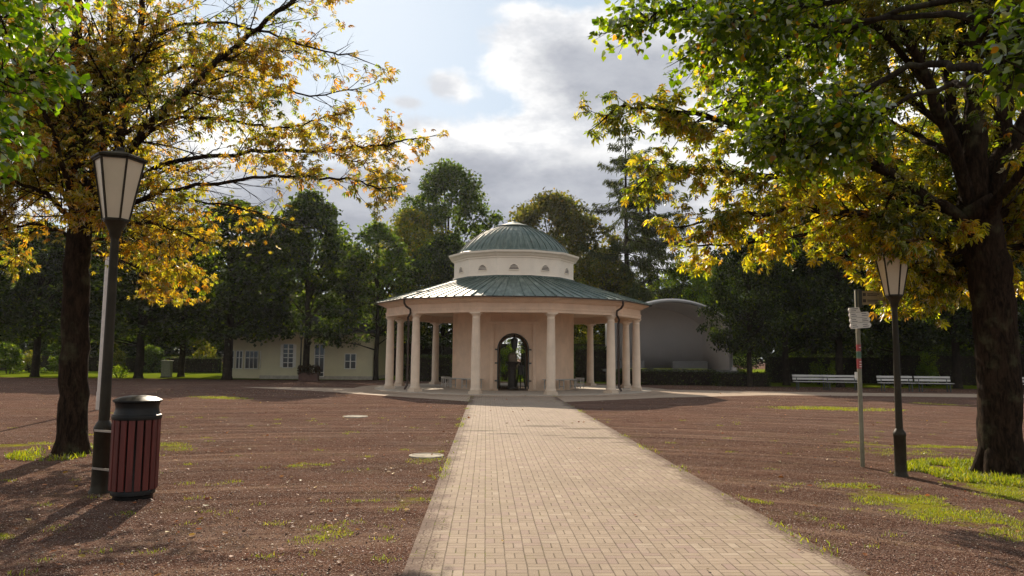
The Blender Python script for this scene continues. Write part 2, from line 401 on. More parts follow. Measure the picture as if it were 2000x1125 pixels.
def ground_mat():
    mt, k, o = newmat('red_gravel'); co = pos_co(k)
    v1 = k.node('ShaderNodeTexVoronoi'); k.put(v1.inputs['Vector'], co); v1.inputs['Scale'].default_value = 55
    v2 = k.node('ShaderNodeTexVoronoi'); k.put(v2.inputs['Vector'], co); v2.inputs['Scale'].default_value = 150
    big = k.noise(co, 0.35, 5, 0.6); mid = k.noise(co, 2.4, 6, 0.65); fine = k.noise(co, 40, 4, 0.7)
    streak = k.noise(k.map(co, scale=(0.55, 1.6, 1), rot=(0, 0, math.radians(25))), 1.0, 5, 0.6)
    rnd = k.sep(v1.outputs['Color'])[0]; rnd2 = k.sep(v2.outputs['Color'])[1]
    base = k.mix(k.smooth(mid, 0.3, 0.7), (0.098, 0.049, 0.034), (0.170, 0.093, 0.066))
    base = k.mix(k.smooth(big, 0.35, 0.65), base, k.mix(0.5, base, (0.070, 0.042, 0.034)))
    base = k.mix(k.smooth(streak, 0.45, 0.7), base, k.mix(0.45, base, (0.19, 0.135, 0.11)))
    cx, cy, cz = k.sep(co)[0:3]
    rad = k.math('SQRT', k.math('ADD', k.math('POWER', k.math('ADD', cx, 1.0), 2.0), k.math('POWER', k.math('ADD', cy, -1.0), 2.0)))
    arcs = k.noise(k.comb(k.math('MULTIPLY', rad, 2.4), k.math('MULTIPLY', k.math('ARCTAN2', cx, cy), 1.1), 0.0), 1.5, 6, 0.65)
    base = k.mix(k.math('MULTIPLY', k.smooth(arcs, 0.50, 0.68), 0.75), base, (0.25, 0.160, 0.112))  # rake arcs; the paler bands also put sunlit gravel into the colour
    base = k.mix(k.math('MULTIPLY', k.smooth(arcs, 0.48, 0.34), 0.6), base, (0.048, 0.028, 0.021))
    base = k.mix(k.math('MULTIPLY', k.smooth(k.noise(co, 0.9, 6, 0.7), 0.52, 0.7), 0.5), base, (0.150, 0.108, 0.060))
    base = k.mix(k.smooth(rnd, 0.0, 1.0), k.mix(0.4, base, (0.03, 0.017, 0.014)), base)
    base = k.mix(k.smooth(rnd2, 0.89, 0.98), base, (0.42, 0.33, 0.28))  # pale stones, their speckle raised in colour to read as sun glints
    base = k.mix(k.math('MULTIPLY', k.smooth(rnd, 0.90, 0.97), 0.6), base, (0.22, 0.145, 0.115))
    ms = None
    for c, L, w, r, s_ in PATCHW:
        e = k.math('MULTIPLY', ell(k, co, c, L, w, r), s_); ms = e if ms is None else k.math('MAXIMUM', ms, e)
    ms = k.math('MAXIMUM', ms, -0.6)
    nn = k.noise(k.map(co, scale=(1, 1, 1)), 3.5, 8, 0.75)
    g = k.math('ADD', ms, k.math('MULTIPLY', k.math('SUBTRACT', nn, 0.51), 3.0))
    gm = k.smooth(g, 0.15, 0.85)
    stray = k.math('MULTIPLY', k.smooth(k.noise(co, 1.1, 6, 0.8), 0.62, 0.72), k.smooth(fine, 0.5, 0.62))
    gm = k.math('MAXIMUM', gm, k.math('MULTIPLY', stray, 0.55))
    moss = k.mix(fine, (0.13, 0.14, 0.012), (0.30, 0.29, 0.018))
    col = k.mix(k.math('MULTIPLY', gm, 0.88), base, moss)
    h = k.math('ADD', k.math('MULTIPLY', v1.outputs['Distance'], -1.0), k.math('ADD', k.math('MULTIPLY', v2.outputs['Distance'], -0.45), k.math('MULTIPLY', mid, 1.1)))
    principled(k, o, col, 0.95, 0, k.bump(h, 0.9, 0.014), 0.0)
    return mt
M_ground = ground_mat()

def path_mat():
    mt, k, o = newmat('block_paving'); co = obj_co(k); x, y, z = k.sep(co)[0:3]
    wob = k.math('MULTIPLY', k.math('SUBTRACT', k.noise(co, 1.3, 2), 0.5), 0.02)
    s_ = 0.165
    u = k.math('DIVIDE', k.math('ADD', x, wob), s_); v = k.math('DIVIDE', k.math('ADD', y, wob), s_)
    fu = k.math('FRACT', u); fv = k.math('FRACT', v); iu = k.math('FLOOR', u); iv = k.math('FLOOR', v)
    par = k.math('GREATER_THAN', k.math('FLOORED_MODULO', k.math('ADD', iu, iv), 2.0), 0.5)
    w = k.math('ADD', k.math('MULTIPLY', fu, par), k.math('MULTIPLY', fv, k.math('SUBTRACT', 1.0, par)))
    e = k.math('MINIMUM', k.math('MINIMUM', fu, k.math('SUBTRACT', 1.0, fu)), k.math('MINIMUM', fv, k.math('SUBTRACT', 1.0, fv)))
    e = k.math('MINIMUM', e, k.math('ABSOLUTE', k.math('SUBTRACT', w, 0.5)))
    e = k.math('ADD', e, k.math('MULTIPLY', k.math('SUBTRACT', k.noise(co, 26, 4, 0.7), 0.5), 0.03))
    jn = k.noise(co, 2.3, 5, 0.7)
    joint = k.math('MULTIPLY', k.math('SUBTRACT', 1.0, k.smooth(e, 0.006, 0.042)), k.smooth(jn, 0.25, 0.6, 0.45, 1.0))
    idv = k.comb(iu, iv, k.math('GREATER_THAN', w, 0.5))
    wn = k.node('ShaderNodeTexWhiteNoise'); k.put(wn.inputs[0], idv)
    r1, r2, r3 = k.sep(wn.outputs['Color'])[0:3]
    big = k.noise(co, 0.5, 6, 0.6); spk = k.noise(co, 120, 3, 0.7); mid = k.noise(co, 5, 6, 0.7)
    c = k.mix(r1, (0.275, 0.212, 0.162), (0.335, 0.262, 0.202))
    c = k.mix(k.smooth(r2, 0.72, 0.95), c, (0.285, 0.208, 0.178))
    c = k.mix(k.smooth(r3, 0.9, 1.0), c, (0.37, 0.30, 0.235))
    c = k.mix(k.math('MULTIPLY', k.smooth(big, 0.4, 0.7), 0.5), c, (0.20, 0.155, 0.115))
    c = k.mix(k.math('MULTIPLY', k.smooth(mid, 0.48, 0.75), 0.5), c, (0.20, 0.155, 0.108))
    c = k.mix(k.math('MULTIPLY', k.smooth(spk, 0.35, 0.65), 0.35), c, k.mix(0.5, c, (0.45, 0.37, 0.28)))
    damp = None                                        # worn, stained and damp patches of the blocks
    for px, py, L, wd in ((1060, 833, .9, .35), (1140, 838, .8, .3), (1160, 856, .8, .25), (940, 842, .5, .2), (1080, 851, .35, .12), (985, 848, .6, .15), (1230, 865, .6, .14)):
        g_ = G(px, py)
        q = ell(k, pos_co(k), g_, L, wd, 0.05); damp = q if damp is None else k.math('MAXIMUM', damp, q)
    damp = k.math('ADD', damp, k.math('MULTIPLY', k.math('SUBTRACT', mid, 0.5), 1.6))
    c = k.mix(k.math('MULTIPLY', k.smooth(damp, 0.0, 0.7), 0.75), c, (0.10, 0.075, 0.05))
    c = k.mix(k.math('MULTIPLY', joint, k.smooth(k.noise(co, 7, 4, 0.7), 0.3, 0.7, 0.3, 0.85)), c, (0.085, 0.062, 0.042))
    # gravel spilled over the edges
    ed = k.math('ADD', k.math('SUBTRACT', k.math('ABSOLUTE', x), 1.50), k.math('MULTIPLY', k.math('SUBTRACT', k.noise(co, 1.6, 7, 0.75), 0.52), 1.0))
    sp = k.smooth(ed, 0.0, 0.16)
    spill = k.math('MULTIPLY', sp, k.smooth(k.noise(co, 45, 3, 0.7), 0.35, 0.6))
    c = k.mix(k.math('MAXIMUM', spill, k.math('MULTIPLY', k.smooth(ed, 0.12, 0.3), 0.9)), c, k.mix(k.noise(co, 60, 3), (0.055, 0.033, 0.026), (0.15, 0.095, 0.075)))
    weed = k.math('MULTIPLY', k.smooth(k.math('ADD', jn, k.math('MULTIPLY', k.math('ABSOLUTE', x), 0.06)), 0.60, 0.72), joint)
    c = k.mix(weed, c, (0.20, 0.20, 0.04))
    h = k.math('ADD', k.math('MULTIPLY', joint, -1.6), k.math('ADD', k.math('MULTIPLY', r2, 0.55), k.math('ADD', k.math('MULTIPLY', spk, 0.35), k.math('MULTIPLY', mid, 0.6))))
    principled(k, o, c, 0.85, 0, k.bump(h, 0.8, 0.006), 0.08); return mt
M_path = path_mat()
def pave_mat():
    mt, k, o = newmat('pale_paving'); co = pos_co(k)
    n = k.noise(co, 1.4, 6, 0.65); f = k.noise(co, 60, 3, 0.7)
    b = k.node('ShaderNodeTexBrick'); k.put(b.inputs['Vector'], co); b.inputs['Scale'].default_value = 1.0
    b.inputs['Brick Width'].default_value = .24; b.inputs['Row Height'].default_value = .12; b.inputs['Mortar Size'].default_value = .008
    b.inputs['Color1'].default_value = (0.36, 0.27, 0.20, 1); b.inputs['Color2'].default_value = (0.43, 0.335, 0.25, 1); b.inputs['Mortar'].default_value = (0.14, 0.105, 0.08, 1)
    c = k.mix(k.math('MULTIPLY', k.smooth(n, 0.45, 0.75), 0.45), b.outputs[0], (0.20, 0.14, 0.105))
    principled(k, o, c, 0.85, 0, k.bump(f, 0.5, 0.006), 0.1); return mt
M_pave = pave_mat()
def lawn_mat():
    mt, k, o = newmat('lawn'); co = pos_co(k)
    n = k.noise(co, 0.7, 6, 0.7); f = k.noise(co, 9, 4, 0.7)
    c = k.mix(k.smooth(n, 0.35, 0.7), (0.09, 0.13, 0.010), (0.17, 0.21, 0.016)); c = k.mix(k.smooth(f, 0.4, 0.7), c, (0.14, 0.18, 0.014))
    c = k.mix(k.smooth(k.noise(co, 30, 2), 0.66, 0.72), c, (0.30, 0.14, 0.03))
    principled(k, o, c, 0.9, 0, k.bump(f, 0.6, 0.03), 0.0); return mt
M_lawn = lawn_mat()

# ------------------------------------------------------------------ the ground
sheet('ground', [(-350, -120), (350, -120), (350, 600), (-350, 600)], 0.0, M_ground)
pl = [G(910, 785), G(780, 1125)]; pr = [G(1108, 785), G(1700, 1125)]
ax = ((pl[0] - pl[1]).normalized() + (pr[0] - pr[1]).normalized()).normalized()
PANG = math.atan2(-ax.x, ax.y)
PC = ((pl[0] + pr[0]) / 2 + (pl[1] + pr[1]) / 2) / 2
hw = 1.78
path = sheet('path', [(-hw, -26), (hw, -26), (hw, 22), (-hw, 22)], 0.0, M_path)
PAV = P(1002, 697, 38.8); PAV.z = 0
path.location = (PC.x, PC.y, 0.008); path.rotation_euler = (0, 0, PANG)
def ring(name, r0, r1, z, mat, c):
    mb = MB(); n = 96
    vs = [(c[0] + r * math.cos(2 * math.pi * i / n), c[1] + r * math.sin(2 * math.pi * i / n), z) for r in (r0, r1) for i in range(n)]
    mb.add(vs, [(i, (i + 1) % n, n + (i + 1) % n, n + i) for i in range(n)]); o = mb.build(name, mat); tag(o, kind='structure'); return o
ring('paved_apron', 0.01, 8.1, 0.014, M_pave, PAV)
up = [tuple(G(*p)[:2]) for p in ((470, 756), (600, 757), (700, 758), (1240, 760), (1500, 765), (1720, 768), (1960, 770))] + [(60, 34.5)]
lo = [(60, 31.8)] + [tuple(G(*p)[:2]) for p in ((1960, 777), (1700, 773.5), (1500, 772), (1290, 777), (1000, 790), (720, 771), (640, 765), (540, 760))]
sheet('cross_path', up + lo, 0.004, M_pave)
sheet('left_lawn', [(-120, 49.5), (-17.6, 49.5), (-10, 50.2), (-6, 52), (-6, 120), (-120, 120)], 0.006, M_lawn)
sheet('right_lawn', [(7.5, 46.3), (22, 44.5), (60, 40.5), (120, 40.5), (120, 120), (-6, 120), (-6, 52), (5, 48)], 0.006, M_lawn)

# ------------------------------------------------------------------ pavilion
def build_pavilion():
    root = empty('round_pavilion', PAV); tag(root, 'round pink columned pavilion with green copper roof and dome at the path end', 'pavilion')
    A0 = math.radians(-90)
    def cs(ang, r): return (r * math.sin(ang), -r * math.cos(ang))     # ang 0 faces the camera
    n12 = [math.radians(15 + 30 * i) for i in range(12)]
    ph = math.radians(15 - 90)
    # steps
    MB().lathe([(7.1, 0.0), (7.1, 0.022), (7.08, 0.028), (3.0, 0.03)], 48, close=False).build('plinth', M_sand, root)
    # core wall: flat front and back with arches, arcs between
    core = MB(); Ht = 4.0; ro, ri = 3.16, 2.86; half = 1.12; fa = math.asin(half / ro)
    yo = -math.sqrt(ro * ro - half * half); yi = yo + 0.30; aw = 0.72; spz = 2.02
    def arch_panel(sign):
        xs = [-half, -aw] + [aw * math.cos(math.pi - math.pi * i / 20) for i in range(1, 20)] + [aw, half]
        for y in (yo * sign, yi * sign):
            for i in range(len(xs) - 1):
                a, b = xs[i], xs[i + 1]
                def zb(x):
                    return 0.0 if abs(x) > aw + 1e-6 else spz + math.sqrt(max(0, aw * aw - x * x))
                za = zb(a) if not (abs(a) == aw) else (0.0 if (i == 0 or i == len(xs) - 1) else spz)
                zb_ = zb(b)
                if i == 0 or i == len(xs) - 2: za = zb_ = 0.0
                else:
                    if abs(abs(a) - aw) < 1e-6: za = spz
                    if abs(abs(b) - aw) < 1e-6: zb_ = spz
                core.add([(a, y, za), (b, y, zb_), (b, y, Ht), (a, y, Ht)], [(0, 1, 2, 3)])
        prof = [(-aw, 0.0), (-aw, spz)] + [(aw * math.cos(math.pi - math.pi * i / 20), spz + aw * math.sin(math.pi * i / 20)) for i in range(1, 20)] + [(aw, spz), (aw, 0.0)]
        for i in range(len(prof) - 1):
            (a, za), (b, zb_) = prof[i], prof[i + 1]
            core.add([(a, yo * sign, za), (b, yo * sign, zb_), (b, yi * sign, zb_), (a, yi * sign, za)], [(0, 1, 2, 3)])
    arch_panel(1); arch_panel(-1)
    for side in (1, -1):
        seg = 20
        for i in range(seg):
            a = fa + (math.pi - 2 * fa) * i / seg; b = fa + (math.pi - 2 * fa) * (i + 1) / seg
            for r in (ro, ri):
                p, q = cs(a, r), cs(b, r)
                core.add([(side * p[0], p[1], 0), (side * q[0], q[1], 0), (side * q[0], q[1], Ht), (side * p[0], p[1], Ht)], [(0, 1, 2, 3)])
    core.build('wall', M_plaster, root, smooth=True)
    MB().lathe([(3.2, 0.12), (3.2, 0.50), (3.17, 0.53)], 60, close=False).build('unused', M_plaster, root) if False else None
    # portal frame: flat pilaster strips round the arch
    pm = MB()
    for sx in (-1, 1): pm.box((sx * 1.03, yo - 0.05, 1.66), (0.17, 0.10, 3.15))
    pm.box((0, yo - 0.08, 3.31), (2.40, 0.16, 0.14))
    pm.build('portal_surround', M_plaster, root)
    # dark door frame hugging the arch, hinges
    fr = MB(); pts = [(-aw - .02, 0.12), (-aw - .02, spz)] + [((aw + .02) * math.cos(math.pi - math.pi * i / 24), spz + (aw + .02) * math.sin(math.pi * i / 24)) for i in range(1, 24)] + [(aw + .02, spz), (aw + .02, 0.12)]
    fr.tube([(x, yo - 0.02, z) for x, z in pts], 0.032, 6)
    for sx in (-1, 1):
        for z in (0.5, 1.35, 2.0): fr.box((sx * (aw + .09), yo - 0.03, z), (0.14, 0.05, 0.07))
    fr.build('door_frame', M_iron, root)
    # gate leaves folded back inside the passage
    for sx in (-1, 1):
        g = MB(); x = sx * 0.60
        for z in (0.2, 1.1, 2.1): g.bar((x, yi + 0.02, z), (x, yi + 0.70, z), 0.016)
        for q in range(6): g.bar((x, yi + 0.02 + q * 0.136, 0.15), (x, yi + 0.02 + q * 0.136, 2.15), 0.014)
        g.build('gate_leaf', M_iron, root)
    MB().lathe([(0.02, 3.86), (2.86, 3.86), (2.86, 3.9), (0.02, 3.9)], 24).build('inner_ceiling', M_plaster, root)
    # columns
    Rc = 6.38
    for i, a in enumerate(n12):
        x, y = cs(a, Rc); mb = MB()
        mb.box((x, y, 0.085), (0.50, 0.50, 0.12), a)
        prof = [(0.30, 0.14), (0.315, 0.17), (0.315, 0.21), (0.275, 0.25), (0.265, 0.28), (0.255, 0.32), (0.255, 1.3), (0.247, 1.9), (0.232, 2.6), (0.212, 3.30), (0.225, 3.32), (0.225, 3.35), (0.205, 3.37), (0.205, 3.43), (0.235, 3.46), (0.27, 3.50), (0.285, 3.54)]
        prof = [(q * .80, z) for q, z in prof]
        mb.lathe(prof, 24, (x, y, 0))
        mb.box((x, y, 3.57), (0.48, 0.48, 0.06), a)
        mb.build('column', M_column, root, smooth=True)
    # entablature
    kx = 1 / math.cos(math.radians(15)); 
    ent = MB()
    prof = [(6.12, 3.602), (6.62, 3.602), (6.62, 3.72), (6.65, 3.73), (6.65, 3.79), (6.60, 3.80), (6.60, 4.02), (6.66, 4.05), (6.74, 4.09), (6.80, 4.16), (7.02, 4.20), (7.04, 4.28), (6.2, 4.30)]
    ent.lathe(prof, 12, ph=ph, close=False)
    ent.lathe([(6.12, 3.602), (6.12, 3.98)], 12, ph=ph, close=False)
    ent.build('entablature', M_plaster, root)
    MB().lathe([(3.10, 3.96), (6.2, 3.96), (6.2, 3.99), (3.1, 3.99)], 12, ph=ph, close=False).build('ceiling', M_plaster, root)
    # lower roof with standing seams, snow guard
    e0, z0, e1, z1 = 7.14, 4.27, 3.22, 5.52
    rf = MB(); rf.lathe([(6.9, 4.29), (e0, z0 - .02), (e0, z0 + 0.02), (e1, z1)], 12, ph=ph, close=False)
    for f in range(12):
        a, b = n12[f], n12[(f + 1) % 12]
        A, B = Vector((*cs(a, e0), z0 + .03)), Vector((*cs(b, e0), z0 + .03)); A2, B2 = Vector((*cs(a, e1), z1 + .01)), Vector((*cs(b, e1), z1 + .01))
        N = 8
        for j in range(N):
            t = j / N; w_ = 0.05 if j == 0 else 0.03
            rf.bar(A.lerp(B, t), A2.lerp(B2, t), w_, 0.065 if j else 0.08)
    rf.build('lower_roof', M_roof, root)
    gt = MB()
    for f in range(12):
        a, b = n12[f], n12[(f + 1) % 12]
        gt.bar((*cs(a, 7.16), 4.255), (*cs(b, 7.16), 4.255), 0.05, 0.05)
    gt.build('gutter', M_pipe, root)
    sg = MB(); a = math.radians(-42); q = Vector((*cs(a, 6.3), 4.63)); t_ = Vector((math.cos(a), math.sin(a), 0))
    sg.bar(q - t_ * .45, q + t_ * .45, .03); 
    for s in (-.4, 0, .4): sg.bar(q + t_ * s, q + t_ * s - Vector((0, 0, .03)), .03)
    sg.build('snow_guard', M_pipe, root)
    # drum
    dr = MB(); dr.lathe([(3.24, 5.40), (3.24, 5.62), (3.19, 5.64), (3.19, 6.46), (3.23, 6.48), (3.23, 6.55), (3.30, 6.58), (3.36, 6.66), (3.48, 6.73), (3.50, 6.82), (3.0, 6.86)], 12, ph=ph, close=False)
    dr.build('drum', M_white, root)
    MB().lathe([(3.27, 5.44), (3.26, 5.60), (3.245, 5.61)], 12, ph=ph, close=False).build('flashing', M_roof, root)
    ap = 3.19 * math.cos(math.radians(15))
    for i in range(12):
        a = math.radians(30 * i); M = Matrix.Rotation(a, 4, 'Z')
        v = MB(); sh = MB(); R_ = 0.25; zc = 5.86
        pol = [(-R_, zc)] + [(R_ * math.cos(math.pi - math.pi * j / 12), zc + .30 * math.sin(math.pi * j / 12)) for j in range(1, 12)] + [(R_, zc)]
        v.prism(pol, -ap - 0.012, -ap + 0.02)
        n = 4
        for j in range(n):
            z = zc + 0.03 + j * 0.065; w_ = R_ * math.sqrt(max(0.02, 1 - ((z - zc) / .30) ** 2)) * 0.95
            sh.box((0, -ap - 0.028, z), (2 * w_, 0.03, 0.022))
        sh.tube([(x, -ap - 0.02, z) for x, z in pol] + [(pol[0][0], -ap - 0.02, pol[0][1])], 0.022, 5)
        for mbx in (v, sh): mbx.v = [tuple(M @ Vector(q)) for q in mbx.v]
        vo = v.build('vent', M_inkd, root); sh.build('louvre', M_white, vo)
    # dome
    dp = [(3.10, 6.80), (3.08, 6.90), (2.96, 6.97), (2.80, 7.19), (2.60, 7.41), (2.36, 7.63), (2.08, 7.85), (1.74, 8.06), (1.36, 8.25), (0.96, 8.40), (0.7, 8.47)]
    dm = MB(); dm.lathe([(3.0, 6.83)] + dp, 48, close=False)
    for i in range(48):
        a = 2 * math.pi * (i + .5) / 48
        for (r, z), (r2, z2) in zip(dp[2:-1], dp[3:]):
            dm.bar((r * math.cos(a), r * math.sin(a), z + .012), (r2 * math.cos(a), r2 * math.sin(a), z2 + .012), 0.022, 0.045)
    dm.build('dome', M_roof, root)
    MB().lathe([(0.80, 8.44), (0.98, 8.44), (1.0, 8.49), (0.5, 8.64), (0.05, 8.82), (0.05, 8.90), (0.0, 8.93)], 24, close=False).build('cap', M_roof, root)
    # downpipes
    for i in (-2, 1):
        a = math.radians(45 if i == 1 else -45); s = 1 if i == 1 else -1
        def pt(r, z, da=0.0): x, y = cs(a + da, r); return (x, y, z)
        off = s * 0.045
        pts = [pt(7.1, 4.24, -off * 0), pt(7.08, 4.05), pt(6.98, 3.92, 0.0), pt(6.74, 3.80), pt(6.72, 3.62), pt(6.64, 3.42, off), pt(6.60, 3.2, off), pt(6.60, 0.5, off), pt(6.62, 0.3, off), pt(6.75, 0.12, off)]
        MB().tube(pts, 0.05, 8).build('downpipe', M_pipe, root, smooth=True)
    return root
build_pavilion()

# things at the pavilion
def core_bench(ang, label):
    o = empty('curved_bench', PAV + Vector((0, 0, .12))); tag(o, label, 'bench', 'white benches round the pavilion wall')
    a0, a1 = math.radians(ang - 17), math.radians(ang + 17)
    seat = MB(); n = 8
    def cs(a, r): return Vector((r * math.sin(a), -r * math.cos(a), 0))
    for r in (3.40, 3.53, 3.66):
        for i in range(n):
            a = a0 + (a1 - a0) * i / n; b = a0 + (a1 - a0) * (i + 1) / n
            seat.bar(cs(a, r) + Vector((0, 0, .45)), cs(b, r) + Vector((0, 0, .45)), 0.10, 0.035)
    seat.build('seat', M_bench, o)
    for t in (0.05, 0.5, 0.95):
        a = a0 + (a1 - a0) * t; lg = MB()
        for r in (3.38, 3.68): lg.bar(cs(a, r), cs(a, r) + Vector((0, 0, .43)), 0.05)
        lg.bar(cs(a, 3.36) + Vector((0, 0, .41)), cs(a, 3.70) + Vector((0, 0, .41)), 0.045); lg.bar(cs(a, 3.38) + Vector((0, 0, .12)), cs(a, 3.68) + Vector((0, 0, .12)), .03)
        lg.build('leg', M_bench, o)
    return o
for ang, lb in ((-42, 'white slatted bench against the pavilion wall left of the arched doorway'), (42, 'white slatted bench against the pavilion wall right of the arched doorway'),
                (-82, 'white slatted bench round the left flank of the pavilion wall'), (82, 'white slatted bench round the right flank of the pavilion wall')):
    core_bench(ang, lb)
def fountain():
    o = empty('drinking_fountain', PAV + Vector((-0.03, -1.2, .03))); tag(o, 'dark stone spring fountain seen through the arched doorway', 'fountain')
    MB().lathe([(.30, 0), (.30, .12), (.24, .16), (.24, .98), (.29, 1.03), (.29, 1.10)], 8, ph=math.radians(22.5)).build('pedestal', M_stone, o)
    MB().lathe([(.20, 1.10), (.24, 1.22), (.36, 1.34), (.38, 1.38), (.30, 1.37), (.12, 1.25), (0.01, 1.24)], 20, close=False).build('basin', M_stone, o, smooth=True)
    MB().lathe([(.22, 1.34), (.22, 1.72), (.16, 1.80), (.03, 1.84)], 8).build('glass_cover', M_milk, o)
    for s in (-1, 1): MB().tube([(s * .2, -.1, 1.2), (s * .32, -.16, 1.26), (s * .36, -.18, 1.18)], .02, 6).build('tap', M_steel, o)
fountain()
def hang_lantern():
    o = empty('hanging_lantern', PAV + Vector((0.06, -2.2, 0))); tag(o, 'dark lantern hanging inside the arched doorway', 'lantern')
    MB().tube([(0, 0, 3.86), (0, 0, 2.55)], .022, 6).build('rod', M_iron, o)
    MB().lathe([(.02, 2.62), (.16, 2.54), (.18, 2.50), (.13, 2.08), (.05, 2.02), (0.01, 1.98)], 6).build('lantern_body', M_iron, o)
hang_lantern()
def easel():
    o = empty('folding_easel', PAV + Vector((0.40, -0.6, .03))); tag(o, 'dark folding easel standing right of the fountain inside the doorway', 'easel')
    m_ = MB(); m_.bar((-.05, 0, 1.35), (-.22, -.1, 0), .05); m_.bar((0, 0, 1.35), (.26, -.1, 0), .05); m_.bar((0, 0, 1.3), (0, .4, 0), .05)
    m_.build('frame', M_iron, o); MB().box((-.01, -.03, .95), (.34, .03, .5)).build('board', M_ink, o)
easel()

# ------------------------------------------------------------------ street lamps
def lamp():
    o = empty('street_lamp')
    MB().lathe([(.125, 0), (.12, .02), (.105, .06), (.100, .10), (.100, .70), (.108, .71), (.108, .76), (.085, .80), (.062, .84)], 20).build('sleeve', M_lamp, o, smooth=True)
    MB().lathe([(.062, .80), (.056, 1.8), (.048, 3.0), (.050, 3.02), (.062, 3.04), (.072, 3.10), (.12, 3.20), (.14, 3.22), (.14, 3.235)], 20).build('pole', M_lamp, o, smooth=True)
    r0, r1, z0, z1 = 0.150, 0.285, 3.24, 3.97
    ph = math.radians(9)
    fr = MB()
    for i in range(6):
        a = ph + i * math.pi / 3; b = a + math.pi / 3
        A0, B0 = (r0 * math.cos(a), r0 * math.sin(a), z0), (r0 * math.cos(b), r0 * math.sin(b), z0)
        A1, B1 = (r1 * math.cos(a), r1 * math.sin(a), z1), (r1 * math.cos(b), r1 * math.sin(b), z1)
        fr.bar(A0, A1, .020); fr.bar(A0, B0, .022); fr.bar(A1, B1, .026)
    fro = fr.build('lantern_frame', M_lamp, o)
    for i in range(6):
        a = ph + i * math.pi / 3; b = a + math.pi / 3; q = 0.975
        pn = MB(); pn.add([(r0 * q * math.cos(a), r0 * q * math.sin(a), z0), (r0 * q * math.cos(b), r0 * q * math.sin(b), z0), (r1 * q * math.cos(b), r1 * q * math.sin(b), z1), (r1 * q * math.cos(a), r1 * q * math.sin(a), z1),
                 (r0 * .94 * math.cos(a), r0 * .94 * math.sin(a), z0), (r0 * .94 * math.cos(b), r0 * .94 * math.sin(b), z0), (r1 * .955 * math.cos(b), r1 * .955 * math.sin(b), z1), (r1 * .955 * math.cos(a), r1 * .955 * math.sin(a), z1)],
                 [(0, 1, 2, 3), (7, 6, 5, 4), (0, 4, 5, 1), (2, 6, 7, 3), (1, 5, 6, 2), (0, 3, 7, 4)])
        pn.build('pane', M_milk, fro)
    MB().lathe([(.28, 3.965), (.325, 3.98), (.325, 4.005), (.20, 4.05), (.06, 4.085), (.05, 4.10), (.05, 4.13), (.02, 4.15)], 6, ph=ph).build('lamp_roof', M_lamp, o)
    return o
L1 = lamp(); L1.location = G(195, 962); L1.scale = (1, 1, 1.013); L1.rotation_euler = (0, 0, math.radians(6))
tag(L1, 'tall dark street lamp behind the red litter bin', 'street lamp', 'hexagonal street lamps')
L2 = copy_tree(L1); L2.location = G(1760, 930); L2.scale = (.80,) * 3; L2.rotation_euler = (0, 0, math.radians(24))
L2['label'] = 'street lamp beside the signpost, its lantern half hidden by yellow leaves'
L3 = copy_tree(L1); L3.location = G(586, 742); L3.scale = (.87,) * 3
L3['label'] = 'small distant street lamp in front of the cream house'
po = MB(); po.lathe([(.075, 0), (.075, .5), (.06, .55), (.052, 4.6), (.03, 4.66)], 14)
pp = po.build('pale_pole', M_pale, smooth=True, loc=G(192, 800)); tag(pp, 'slim pale pole standing behind the tall left street lamp', 'pole')

# litter bin
def litter_bin():
    o = empty('litter_bin', G(259, 972)); tag(o, 'round litter bin of dark red slats with a black lid', 'litter bin')
    R_ = .245
    MB().lathe([(.20, .03), (.235, .05), (.235, .12), (.222, .14), (.222, .86), (.235, .88), (.24, .92)], 28).build('inner_bin', M_black, o, smooth=True)
    n = 18
    for i in range(n):
        a = 2 * math.pi * i / n + .1; sl = MB()
        sl.box((R_ * math.cos(a), R_ * math.sin(a), .505), (.022, .066, .80), a)
        sl.build('slat', M_slat, o, bevel=.006)
    MB().lathe([(.16, 0), (.21, .0), (.215, .06)], 28).build('foot', M_black, o, smooth=True)
    MB().lathe([(.262, .895), (.266, .92), (.262, .945), (.245, .95), (.232, 1.0), (.228, 1.04), (.24, 1.085), (.262, 1.10), (.262, 1.115), (.20, 1.145), (.10, 1.163), (0.005, 1.168)], 36, close=False).build('lid', M_black, o, smooth=True)
    d = (G(195, 962) - G(259, 972))
    for z in (.30, .74):
        c = MB(); e = Vector((d.x, d.y, 0)); L = e.length; e.normalize(); s = Vector((-e.y, e.x, 0))
        pts = [Vector((0, 0, z)) + e * .22 + s * .10, Vector((0, 0, z)) + e * L + s * .115, Vector((0, 0, z)) + e * (L + .112), Vector((0, 0, z)) + e * L - s * .115, Vector((0, 0, z)) + e * .22 - s * .10]
        for a, b in zip(pts, pts[1:]): c.bar(a, b, .008, .025)
        c.build('clamp', M_steel, o)
litter_bin()

